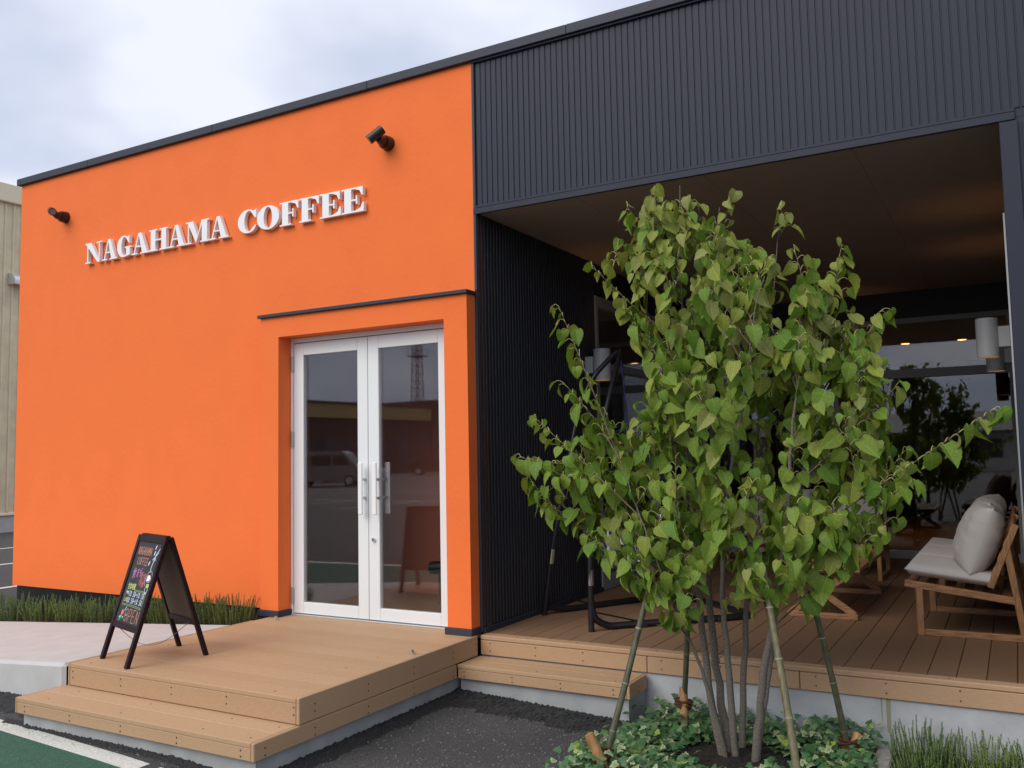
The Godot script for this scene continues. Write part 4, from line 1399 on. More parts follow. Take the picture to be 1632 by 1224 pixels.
# ------------------------------------------------------------------ the tree and its stakes
func leaf_mesh(curl: float, fold: float, twist: float, sd: int) -> ArrayMesh:   # heart-shaped blade, 1 long, hangs from the origin along -y, faces +z
	var b := MB.new()
	var rng := RandomNumberGenerator.new()
	rng.seed = sd
	var ts := [0.0, 0.07, 0.15, 0.24, 0.33, 0.42, 0.51, 0.60, 0.69, 0.78, 0.87, 0.94, 1.0]
	var ws := [0.0, 0.31, 0.40, 0.43, 0.435, 0.415, 0.375, 0.325, 0.265, 0.19, 0.11, 0.05, 0.0]
	var pt := func(t: float, w: float, lobe: float) -> Vector3:
		var a := curl * t
		var y := -(sin(a) / curl if absf(curl) > 0.01 else t) + lobe
		var z := -(1.0 - cos(a)) / curl if absf(curl) > 0.01 else 0.0
		z += absf(w) * fold - w * w * fold * 0.6 + 0.02 * sin(t * 30.0) * absf(w) * 2.0 + twist * w * t
		return Vector3(w, y, z)
	for s in [-1.0, 1.0]:
		var base := b.v.size()
		for i in ts.size():
			var t: float = ts[i]
			var jag: float = 1.0 + (0.035 if i % 2 == 0 else -0.035) + rng.randf_range(-0.04, 0.04)
			for e in 2:
				var w: float = s * ws[i] * jag * e
				var lobe: float = 0.09 if (i == 1 and e == 1) else (0.04 if i == 2 and e == 1 else 0.0)
				b.vert(pt.call(t, w, lobe), Vector3(-s * fold * 0.9, 0.0, 1.0).lerp(Vector3(0, 0, 1), 0.35).normalized() + Vector3(0, -sin(curl * t) * 0.9, 0), Vector2(0.5 + w / 0.9, t))
		for i in ts.size() - 1:
			for e in 1:
				var a := base + i * 2 + e
				var c := a + 2
				if s > 0: b.idx.append_array([a, a + 1, c, a + 1, c + 1, c])
				else: b.idx.append_array([a, c, a + 1, a + 1, c, c + 1])
	for i in b.n.size(): b.n[i] = b.n[i].normalized()
	return b.mesh()

func make_tree() -> void:
	var t := thing("clump_tree", "young multi-stemmed tree with heart-shaped green leaves in the ivy bed", "tree", Vector3(1.95, -0.06, 0.56))
	var org := Vector3(1.95, -0.06, 0.56)
	var rng := RandomNumberGenerator.new()
	rng.seed = 2024
	var stems := [
		[Vector3(1.88, -0.12, 0.57), Vector3(1.82, 0.22, 0.58), Vector3(1.79, 0.62, 0.60), Vector3(1.77, 1.09, 0.62), Vector3(1.75, 1.65, 0.60), Vector3(1.73, 2.29, 0.56), Vector3(1.71, 2.73, 0.52), Vector3(1.72, 3.12, 0.50)],
		[Vector3(1.89, -0.12, 0.51), Vector3(1.83, 0.33, 0.48), Vector3(1.79, 0.80, 0.45), Vector3(1.78, 1.29, 0.40), Vector3(1.77, 1.86, 0.36), Vector3(1.81, 2.38, 0.35), Vector3(1.92, 2.98, 0.40)],
		[Vector3(1.95, -0.12, 0.60), Vector3(1.95, 0.45, 0.68), Vector3(1.96, 0.92, 0.76), Vector3(2.03, 1.38, 0.85), Vector3(2.14, 1.82, 0.90), Vector3(2.21, 2.20, 0.92), Vector3(2.27, 2.45, 0.90)],
		[Vector3(1.94, -0.12, 0.46), Vector3(1.94, 0.32, 0.38), Vector3(1.96, 0.72, 0.30), Vector3(1.99, 1.28, 0.22), Vector3(2.06, 1.93, 0.18), Vector3(2.15, 2.47, 0.20), Vector3(2.22, 2.88, 0.25)],
		[Vector3(2.05, -0.12, 0.60), Vector3(2.12, 0.34, 0.68), Vector3(2.21, 0.74, 0.74), Vector3(2.30, 1.16, 0.80), Vector3(2.35, 1.56, 0.82), Vector3(2.39, 1.94, 0.80), Vector3(2.41, 2.27, 0.75)],
		[Vector3(2.02, -0.12, 0.50), Vector3(2.11, 0.42, 0.46), Vector3(2.18, 0.85, 0.42), Vector3(2.29, 1.36, 0.38), Vector3(2.39, 1.83, 0.36), Vector3(2.48, 2.24, 0.38), Vector3(2.55, 2.55, 0.42)],
		[Vector3(1.92, -0.10, 0.62), Vector3(1.84, 0.43, 0.78), Vector3(1.77, 0.70, 0.88), Vector3(1.68, 0.99, 0.95), Vector3(1.57, 1.32, 0.98), Vector3(1.44, 1.65, 0.95)]]
	var rads := [0.021, 0.023, 0.020, 0.019, 0.023, 0.017, 0.012]
	var paths := []
	var wob := noise(3.0, 6)
	for i in stems.size():
		var p := smooth_path(stems[i], 30)
		var pr := []
		var rr := []
		for k in p.size():
			var u := float(k) / (p.size() - 1)
			var q: Vector3 = p[k] + Vector3(wob.get_noise_2d(k * 0.22, i * 7.0), 0, wob.get_noise_2d(k * 0.22, i * 7.0 + 50.0)) * 0.012
			pr.append(q)
			rr.append((rads[i] * lerpf(1.12, 0.10, pow(u, 0.85))) * (1.0 + 0.10 * wob.get_noise_2d(k * 0.9, i)))
		paths.append(pr)
		var loc := []
		for q in pr: loc.append(q - org)
		var b := MB.new()
		b.tube(loc, rr, 10, true)
		part(t, "stem", b.mesh(), M.bark)
	# branches
	var tips := [Vector3(1.43, 3.01, 0.60), Vector3(1.24, 2.66, 0.70), Vector3(1.07, 2.42, 0.80), Vector3(1.14, 1.97, 0.90), Vector3(0.93, 1.78, 0.85), Vector3(0.85, 1.56, 0.90), Vector3(1.03, 1.50, 0.95), Vector3(1.15, 1.20, 0.85), Vector3(2.75, 2.28, 0.45), Vector3(2.82, 1.87, 0.60), Vector3(3.25, 1.74, 0.75), Vector3(2.88, 1.40, 0.80), Vector3(2.83, 1.55, 0.50), Vector3(2.77, 1.22, 0.75), Vector3(1.37, 1.15, 0.95),
		Vector3(1.55, 1.05, 1.00), Vector3(1.88, 1.12, 1.05), Vector3(2.12, 1.14, 1.00), Vector3(2.37, 1.20, 1.00), Vector3(2.58, 1.24, 0.80), Vector3(1.70, 1.10, 0.92), Vector3(2.65, 2.12, 0.40), Vector3(2.55, 2.53, 0.50), Vector3(2.01, 3.00, 0.50), Vector3(1.59, 2.75, 0.75), Vector3(2.42, 2.57, 0.50)]
	tips.append_array([Vector3(1.62, 1.03, 1.02), Vector3(1.95, 1.02, 1.05), Vector3(2.08, 1.00, 0.75), Vector3(2.34, 1.03, 0.95), Vector3(1.80, 1.00, 0.80), Vector3(2.20, 1.02, 1.05), Vector3(1.48, 1.05, 0.85), Vector3(2.00, 2.62, 0.55), Vector3(2.08, 2.50, 0.75), Vector3(2.15, 2.64, 0.40), Vector3(1.95, 2.40, 0.85), Vector3(2.00, 1.55, 0.98), Vector3(1.90, 1.75, 0.95), Vector3(2.10, 1.75, 0.98), Vector3(1.98, 2.05, 0.92), Vector3(2.20, 1.42, 1.0), Vector3(1.80, 1.40, 1.0), Vector3(2.05, 1.27, 1.05), Vector3(1.75, 2.10, 0.85), Vector3(2.40, 1.62, 0.98), Vector3(2.50, 1.90, 0.80), Vector3(2.30, 2.20, 0.90),
		Vector3(2.58, 2.66, 0.45), Vector3(2.24, 2.96, 0.3), Vector3(0.90, 1.40, 0.85), Vector3(1.02, 1.36, 0.92), Vector3(1.28, 1.52, 0.95), Vector3(1.22, 1.10, 0.80), Vector3(1.36, 2.78, 0.6), Vector3(2.62, 1.70, 0.85), Vector3(2.70, 1.45, 0.75), Vector3(2.55, 1.25, 0.95)])
	var rows := [Vector3(2.92, 1.62, 1.84), Vector3(2.80, 1.52, 2.00), Vector3(2.70, 1.45, 2.12), Vector3(2.56, 1.42, 2.42), Vector3(2.38, 1.44, 2.58), Vector3(2.15, 1.54, 2.64), Vector3(1.96, 1.44, 2.72), Vector3(1.74, 1.12, 2.76), Vector3(1.52, 1.02, 2.78), Vector3(1.29, 1.12, 2.80), Vector3(1.20, 1.20, 2.68)]
	for k in 275:
		var row: Vector3 = rows[rng.randi_range(0, rows.size() - 1)] if k % 3 else rows[rng.randi_range(4, rows.size() - 1)]
		if k > 234: row = rows[rng.randi_range(7, rows.size() - 1)]
		var u := rng.randf() if k < 235 else rng.randf() * 0.4 + (0.6 if k % 3 == 0 else 0.0)
		var x := lerpf(row.y, row.z, u)
		var mid := 1.0 - absf(u * 2.0 - 1.0)
		var zz := 0.56 + (rng.randf() * 2.0 - 1.0) * (0.18 + 0.38 * mid) * (1.0 if row.x < 2.5 else 0.6) + 0.06
		tips.append(Vector3(x, row.x + rng.randf_range(-0.04, 0.08), zz))
	var tw := MB.new()
	var pet := MB.new()
	var leaves := []
	var br := []
	var spring := paths.duplicate()
	for ti in tips.size():
		var tip: Vector3 = tips[ti]
		# spring from the stem point that lies below and nearest
		var best := 1e9
		var from := Vector3.ZERO
		var want := 0.20 if ti > 27 else 0.34
		for pi in spring.size():
			var p: Array = spring[pi]
			for k in range(6 if pi < paths.size() else 3, p.size()):
				var q: Vector3 = p[k]
				var dh := tip.y - q.y
				if dh < 0.02: continue
				var side := Vector2(tip.x - q.x, tip.z - q.z).length()
				var cost := side * 1.3 + absf(dh - want - side * 0.35) * 1.0
				if cost < best:
					best = cost
					from = q
		if from == Vector3.ZERO: continue
		var mid := from.lerp(tip, 0.5) + Vector3(rng.randf_range(-0.03, 0.03), -0.02 + rng.randf_range(-0.02, 0.03), rng.randf_range(-0.03, 0.03))
		var path := smooth_path([from, mid, tip], 10)
		spring.append(path)
		var lng := from.distance_to(tip)
		var loc := []
		var rr := []
		for k in path.size():
			loc.append(path[k] - org)
			rr.append(lerpf(0.0052 if lng > 0.3 else 0.004, 0.0013, float(k) / (path.size() - 1)))
		tw.tube(loc, rr, 5, false)
		var c := Curve3D.new()
		for q in path: c.add_point(q)
		var total := c.get_baked_length()
		var s := total * 0.22
		var flip := 1.0
		var stepd := 0.033
		while s <= total + 0.001:
			br.append([c.sample_baked(minf(s, total)), (c.sample_baked(minf(s, total)) - c.sample_baked(maxf(s - 0.02, 0))).normalized(), flip, s / total])
			flip = -flip
			s += stepd * rng.randf_range(0.8, 1.25)
		br.append([tip, (tip - mid).normalized(), 0.0, 1.0])
	# leaves straight off the upper stems
	for p in paths:
		for k in range(14, p.size()):
			if rng.randf() < 0.4: br.append([p[k], (p[k] - p[k - 1]).normalized(), 1.0 if rng.randf() < 0.5 else -1.0, 0.6])
	var centre := Vector3(1.95, 1.7, 0.5)
	for q in br:
		var at: Vector3 = q[0]
		var dir: Vector3 = q[1]
		var out := (at - centre)
		out.y = 0
		out = out.normalized() if out.length() > 0.05 else Vector3(0, 0, 1)
		var sidev := dir.cross(Vector3.UP)
		sidev = sidev.normalized() if sidev.length() > 0.05 else Vector3(1, 0, 0)
		var go: Vector3 = (sidev * q[2] * 0.9 + dir * 0.5 + out * 0.35 + Vector3(rng.randf_range(-0.5, 0.5), rng.randf_range(0.0, 0.5), rng.randf_range(-0.4, 0.5))).normalized()
		var pl := rng.randf_range(0.034, 0.064)
		var p1 := at + go * pl * 0.62 + Vector3(0, 0.012, 0)
		var p2 := at + go * pl + Vector3(0, -0.010, 0)
		var pc := []
		for k in 6: pc.append((at.lerp(p1 + Vector3(0, 0.008, 0), k / 5.0)).lerp((p1 + Vector3(0, 0.008, 0)).lerp(p2, k / 5.0), k / 5.0) - org)
		pet.tube(pc, [0.0015, 0.0014, 0.0013, 0.0012, 0.0011, 0.0010], 5, false)
		var size := rng.randf_range(0.066, 0.128) * (1.0 if q[3] < 0.9 else 0.82) * (0.9 if at.y > 2.5 else 1.0)
		if rng.randf() < 0.10: size *= 0.6
		# the blade hangs down and out and turns its face outward
		var down := (Vector3(0, -1, 0) + go * rng.randf_range(0.1, 0.75) + Vector3(rng.randf_range(-0.45, 0.45), 0, rng.randf_range(-0.45, 0.45))).normalized()
		var fc := (out * 0.55 + go * 0.5 + Vector3(rng.randf_range(-1.1, 1.1), rng.randf_range(0.0, 0.7), rng.randf_range(-0.9, 1.0)))
		fc = (fc - down * fc.dot(down)).normalized()
		var bx := (-down).cross(fc)
		var bs := Basis(bx, -down, fc) * Basis.from_scale(Vector3(rng.randf_range(0.72, 1.05), 1, 1))
		leaves.append([Transform3D(bs.scaled(Vector3.ONE * size), p2 - org), rng.randi_range(0, 7), rng.randf(), p2.z + rng.randf() * 0.25 + 0.1 * absf(p2.x - 1.95)])
	var bt := part(t, "twig", tw.mesh(), M.twig)
	bt.set_meta("kind", "stuff")
	var pt := part(t, "petiole", pet.mesh(), M.petiole)
	pt.set_meta("kind", "stuff")
	var lm := []
	for k in 8: lm.append(leaf_mesh([0.7, 0.35, 1.0, 0.2, 0.55, -0.35, 1.7, 1.1][k], [0.25, 0.4, 0.15, 0.7, 0.3, 0.2, 0.6, 1.0][k], [0.2, -0.3, 0.35, 0.0, -0.4, 0.45, 0.3, -0.25][k], 300 + k))
	leaves.sort_custom(func(a, b): return a[3] > b[3])
	var rest := []
	for k in 5: rest.append(SurfaceTool.new())
	for k in 5: rest[k].begin(Mesh.PRIMITIVE_TRIANGLES)
	var used := [0, 0, 0, 0, 0]
	for i in leaves.size():
		var l: Array = leaves[i]
		var tone := 0
		if l[2] > 0.36: tone = 1
		if l[2] > 0.62: tone = 2
		if l[2] > 0.76: tone = 3
		if l[2] > 0.93: tone = 4
		if l[0].origin.y > 2.2 and l[2] < 0.45: tone = 4 if l[2] < 0.20 else 2
		if i < 300:
			part(t, "leaf", lm[l[1]], M.leaf[tone], l[0])
		else:
			rest[tone].append_from(lm[l[1]], 0, l[0])
			used[tone] += 1
	var fm := ArrayMesh.new()
	var mats := []
	for k in 5:
		if used[k] > 0:
			rest[k].commit(fm)
			mats.append(M.leaf[k])
	var fo := MeshInstance3D.new()
	fo.mesh = fm
	for k in mats.size(): fo.set_surface_override_material(k, mats[k])
	put(t, "foliage", fo)
	fo.set_meta("kind", "stuff")
	print("leaves ", leaves.size())

func make_stakes() -> void:
	var rng := RandomNumberGenerator.new()
	rng.seed = 9
	# foot, point where it is tied, how far it runs on above, radius, material, node heights along it
	var defs := [
		[Vector3(1.405, -0.05, 1.13), Vector3(1.612, 0.93, 0.85), 0.10, 0.017, M.bamboo_dark, "greenish bamboo stake leaning in beside the asphalt, tied to the front peg"],
		[Vector3(1.525, -0.05, 0.22), Vector3(1.715, 1.10, 0.50), 0.14, 0.016, M.bamboo_dark, "dark green bamboo stake standing behind the stems, close to the terrace step"],
		[Vector3(2.41, -0.07, 1.16), Vector3(2.185, 1.10, 0.84), 0.16, 0.0185, M.bamboo, "pale yellow bamboo stake nearest the viewer, crossing in front of the stems"],
		[Vector3(2.475, -0.03, 0.33), Vector3(2.345, 0.90, 0.52), 0.12, 0.0165, M.bamboo_dark, "brownish bamboo stake beside the concrete terrace wall, farthest from the step"]]
	for q in defs:
		var t := thing("bamboo_stake", q[5], "stake", q[0], 0.0, "bamboo stakes holding the tree")
		var d: Vector3 = q[1] - q[0]
		var lng := d.length()
		d = d.normalized()
		var b := MB.new()
		var pts := []
		var rr := []
		var nodes := []
		var s := 0.0
		var next := rng.randf_range(0.12, 0.22)
		while s < lng + q[2]:
			pts.append(d * s + Vector3(0.004 * sin(s * 5.0), 0, 0.004 * cos(s * 4.0)))
			rr.append(q[3] * lerpf(1.05, 0.88, s / lng))
			if s > next:
				nodes.append(pts[pts.size() - 1])
				rr[rr.size() - 1] *= 1.10
				next = s + rng.randf_range(0.22, 0.27)
			s += 0.022
		b.tube(pts, rr, 14)
		part(t, "cane", b.mesh(), q[4])
		for p in nodes:
			b = MB.new()
			b.tube([p - d * 0.0035, p, p + d * 0.0035], [q[3] * 1.0, q[3] * 1.17, q[3] * 1.0], 14, false)
			part(t, "node_ring", b.mesh(), M.bamboo_ring)
		# hessian wrapped round cane and stem, bound with twine
		var w: Vector3 = d * (lng - 0.01)
		b = MB.new()
		var wp := []
		var wr := []
		for k in 9:
			wp.append(w + d * (-0.035 + k * 0.011) + Vector3(rng.randf_range(-0.003, 0.003), 0, rng.randf_range(-0.003, 0.003)))
			wr.append(0.030 + (0.012 if k in [0, 8] else 0.0) + rng.randf_range(-0.003, 0.004) - (0.007 if k in [3, 4] else 0.0))
		b.tube(wp, wr, 14, false)
		part(t, "hessian_wrap", b.mesh(), M.burlap)
		b = MB.new()
		for k in 3: b.tube([w + d * (-0.004 + k * 0.006 - 0.004), w + d * (k * 0.006 - 0.002), w + d * (k * 0.006 + 0.002)], [0.024, 0.0285, 0.024], 14, false)
		part(t, "twine", b.mesh(), M.rope)
	var pegs := [[Vector3(1.50, -0.12, 1.16), Vector3(1.375, 0.165, 1.20), 0.026, "peeled log peg with a cut top leaning beside the asphalt kerb"], [Vector3(1.568, -0.12, 0.30), Vector3(1.556, 0.20, 0.27), 0.024, "upright peeled log peg behind the stems near the terrace step"], [Vector3(2.455, -0.10, 0.40), Vector3(2.52, 0.075, 0.30), 0.022, "short peeled log peg almost buried in ivy by the concrete wall"]]
	var ties := [Vector3(1.418, 0.055, 1.155), Vector3(1.552, 0.105, 0.265), Vector3(2.475, 0.03, 0.345)]
	for i in 3:
		var q: Array = pegs[i]
		var t := thing("log_peg", q[3], "peg", q[0], 0.0, "log pegs anchoring the bamboo stakes")
		var d: Vector3 = (q[1] - q[0])
		var b := MB.new()
		b.tube([Vector3.ZERO, d * 0.5, d * 0.985, d], [q[2], q[2] * 1.02, q[2], q[2] * 0.88], 16)
		part(t, "log", b.mesh(), M.peg)
		var f: Vector3 = ties[i] - q[0]
		b = MB.new()
		for k in 5:
			var pts := []
			var rot := rng.randf_range(-0.35, 0.35)
			for m in 19:
				var a := TAU * m / 18.0
				pts.append(f + Basis.from_euler(Vector3(rng.randf_range(-0.04, 0.04), 0.3 if i != 1 else 0.1, rot)) * Vector3(cos(a) * (0.044 + 0.002 * k), (k - 2) * 0.009 + rng.randf_range(-0.002, 0.002), sin(a) * 0.034))
			b.tube(pts, [0.0062], 6, false)
		part(t, "rope_binding", b.mesh(), M.rope)

# ------------------------------------------------------------------ rosemary and ivy
func rosemary_mesh(sd: int, stems: int, high: float, spread: float) -> ArrayMesh:
	var rng := RandomNumberGenerator.new()
	rng.seed = sd
	var b := MB.new()
	for s in stems:
		var a := rng.randf() * TAU
		var r := sqrt(rng.randf()) * spread
		var base := Vector3(cos(a) * r, 0, sin(a) * r)
		var h := high * rng.randf_range(0.55, 1.0) * (1.0 - 0.25 * r / spread)
		var lean := Vector3(cos(a) * r * 0.22 + rng.randf_range(-0.03, 0.03), 0, sin(a) * r * 0.22 + rng.randf_range(-0.03, 0.03))
		var top := base + Vector3(0, h, 0) + lean
		var g := rng.randf_range(0.75, 1.15)
		b.tint = Color(0.9, 0.7, 0.5)
		b.tube([base, base.lerp(top, 0.5) + lean * -0.12, top], [0.0022, 0.0018, 0.001], 4, false)
		var n := int(h / 0.0015)
		for k in n:
			var u := (k + rng.randf()) / n
			if u < 0.08: continue
			var p := base.lerp(top, u) - lean * 0.12 * sin(u * PI)
			var az := k * 2.4 + rng.randf()
			var el := rng.randf_range(0.25, 0.70) + u * u * 0.5
			var dir := Vector3(cos(az) * cos(el), sin(el), sin(az) * cos(el))
			var l := rng.randf_range(0.014, 0.021) * (1.0 - 0.45 * u * u)
			var sd2 := dir.cross(Vector3.UP).normalized() * rng.randf_range(0.0017, 0.0027)
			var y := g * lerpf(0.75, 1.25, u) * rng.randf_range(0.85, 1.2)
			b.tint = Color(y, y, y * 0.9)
			if rng.randf() < 0.06: b.tint = Color(1.9, 1.8, 1.4)
			var nn := (Vector3(dir.x, 0.6, dir.z)).normalized()
			var i0 := b.vert(p - sd2, nn)
			var i1 := b.vert(p + sd2, nn)
			var i2 := b.vert(p + dir * l, nn)
			if (b.v[i1] - b.v[i0]).cross(b.v[i2] - b.v[i0]).dot(nn) > 0.0: b.idx.append_array([i0, i2, i1])
			else: b.idx.append_array([i0, i1, i2])
	return b.mesh()

func make_plants() -> void:
	var rng := RandomNumberGenerator.new()
	rng.seed = 41
	for k in 3: M.rosemary[k].cull_mode = BaseMaterial3D.CULL_DISABLED
	var meshes := []
	for k in 4: meshes.append(rosemary_mesh(500 + k, 72, [0.31, 0.34, 0.29, 0.32][k], [0.17, 0.16, 0.18, 0.15][k]))
	var where := ["rosemary bush at the far end of the bed under the orange wall", "bushy rosemary second from the far end of the bed under the orange wall", "rosemary bush straight below the far wall spotlight in the bed along the wall", "rosemary bush below the start of the letter N, between the far spotlight and the chalkboard", "rosemary bush just short of the chalkboard's writing side, below the first letter A", "rosemary bush hidden behind the chalkboard's writing panel in the wall bed", "rosemary bush seen between the legs of the chalkboard", "rosemary bush seen just past the chalkboard's rear leg", "last rosemary bush of the wall bed, touching the door surround"]
	var xs := [-5.42, -4.95, -4.52, -4.08, -3.66, -3.26, -2.86, -2.48, -2.14]
	for i in 9:
		var x: float = xs[i]
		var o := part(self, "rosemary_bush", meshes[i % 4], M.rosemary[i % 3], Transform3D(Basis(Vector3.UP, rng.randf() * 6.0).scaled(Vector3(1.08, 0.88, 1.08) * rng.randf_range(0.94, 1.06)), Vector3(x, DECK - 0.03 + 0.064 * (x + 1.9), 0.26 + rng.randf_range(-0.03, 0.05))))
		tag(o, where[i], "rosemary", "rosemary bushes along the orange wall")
	var pl := [[Vector3(2.84, -0.09, 0.34), "tall rosemary bush nearest the kerb at the terrace wall"], [Vector3(3.08, -0.09, 0.30), "rosemary bush at the terrace wall, second from the kerb"], [Vector3(3.36, -0.09, 0.32), "rosemary bush at the terrace wall, cut by the right edge of the photo"], [Vector3(2.90, -0.09, 0.62), "rosemary bush in front of the one nearest the kerb"], [Vector3(3.20, -0.09, 0.60), "rosemary bush in the second row below the terrace wall"]]
	for i in pl.size():
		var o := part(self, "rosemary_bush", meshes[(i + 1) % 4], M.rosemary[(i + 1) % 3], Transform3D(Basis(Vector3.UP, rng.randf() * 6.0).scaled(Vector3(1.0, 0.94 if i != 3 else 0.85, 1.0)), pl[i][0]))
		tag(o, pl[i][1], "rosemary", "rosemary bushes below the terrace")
	# ivy over the tree bed
	var b := MB.new()
	var clump := noise(2.2, 71)
	var outline := [[0.0, 0.0], [0.16, 0.06], [0.36, -0.06], [0.46, 0.22], [0.34, 0.34], [0.40, 0.52], [0.20, 0.60], [0.0, 1.0]]
	var cnt := 0
	for k in 5200:
		var x := rng.randf_range(1.20, 2.62)
		var z := rng.randf_range(0.06, 1.42)
		var e := Vector2((x - 1.98) / 0.34, (z - 0.62) / 0.27).length()
		if e < 1.0 + 0.25 * clump.get_noise_2d(x * 3.0, z * 3.0): continue
		if x < 1.27 and rng.randf() < 0.6: continue
		if x > 2.575 and rng.randf() < 0.65: continue
		if x < 1.34 and z < 0.65 and rng.randf() < 0.85: continue
		var dens := clump.get_noise_2d(x * 2.0, z * 2.0)
		if dens < -0.42: continue
		cnt += 1
		var hgt := clampf(0.07 + 0.12 * dens + 0.05 * (e - 1.0), 0.0, 0.16)
		var y := -0.085 + rng.randf_range(0.15, 1.0) * hgt + 0.012
		var sz := rng.randf_range(0.026, 0.050)
		var upv := Vector3(rng.randf_range(-0.6, 0.6), 1.0, rng.randf_range(-0.25, 0.95)).normalized()
		var fw := Vector3(rng.randf_range(-1, 1), 0, rng.randf_range(-1, 1))
		fw = (fw - upv * fw.dot(upv)).normalized()
		var rt := fw.cross(upv)
		var kind := rng.randf()
		var g := rng.randf_range(0.75, 1.25)
		var inner := Color(0.045 * g, 0.115 * g, 0.040 * g)
		var rim := inner * 1.05
		if kind > 0.62:
			inner = Color(0.085 * g, 0.165 * g, 0.055 * g)
			rim = inner * 1.1
		if kind > 0.80:
			rim = Color(0.36, 0.40, 0.22)
			inner = Color(0.10, 0.18, 0.075)
		if kind > 0.955:
			rim = Color(0.28, 0.36, 0.06)
			inner = Color(0.18, 0.28, 0.05)
		var o := Vector3(x, y, z)
		b.tint = inner
		var c := b.vert(o + fw * sz * 0.4 + upv * sz * 0.06, upv)
		var first := b.v.size()
		b.tint = rim
		for s in [1.0, -1.0]:
			for i in range(0 if s > 0 else 1, outline.size() - (0 if s > 0 else 1)):
				var q: Array = outline[i] if s > 0 else outline[outline.size() - 1 - i]
				var p: Vector3 = o + rt * sz * s * q[0] * 1.25 + fw * sz * q[1] - upv * sz * 0.18 * absf(q[0])
				b.vert(p, (upv + rt * s * q[0] * 0.5).normalized())
		var m := b.v.size() - first
		for i in m: b.idx.append_array([c, first + (i + 1) % m, first + i])
	var iv := part(self, "ivy", b.mesh(), M.ivy)
	iv.set_meta("kind", "stuff")
	tag(iv, "green and cream variegated ivy covering the bed under the tree", "ivy")
	# bits of bark and clods on the soil
	var sb := MB.new()
	for k in 500:
		var a := rng.randf() * TAU
		var r := sqrt(rng.randf()) * 0.42
		var s := rng.randf_range(0.003, 0.011)
		sb.box(Vector3(1.98 + cos(a) * r, -0.045 - 0.03 * r, 0.62 + sin(a) * r), Vector3(s * 1.5, s, s * 1.2), s * 0.25, Basis.from_euler(Vector3(rng.randf() * 3, rng.randf() * 3, rng.randf() * 3)))
	var cl := part(self, "soil_clods", sb.mesh(), M.soil)
	cl.set_meta("kind", "stuff")
	tag(cl, "small clods of dark soil round the stems of the tree", "soil")

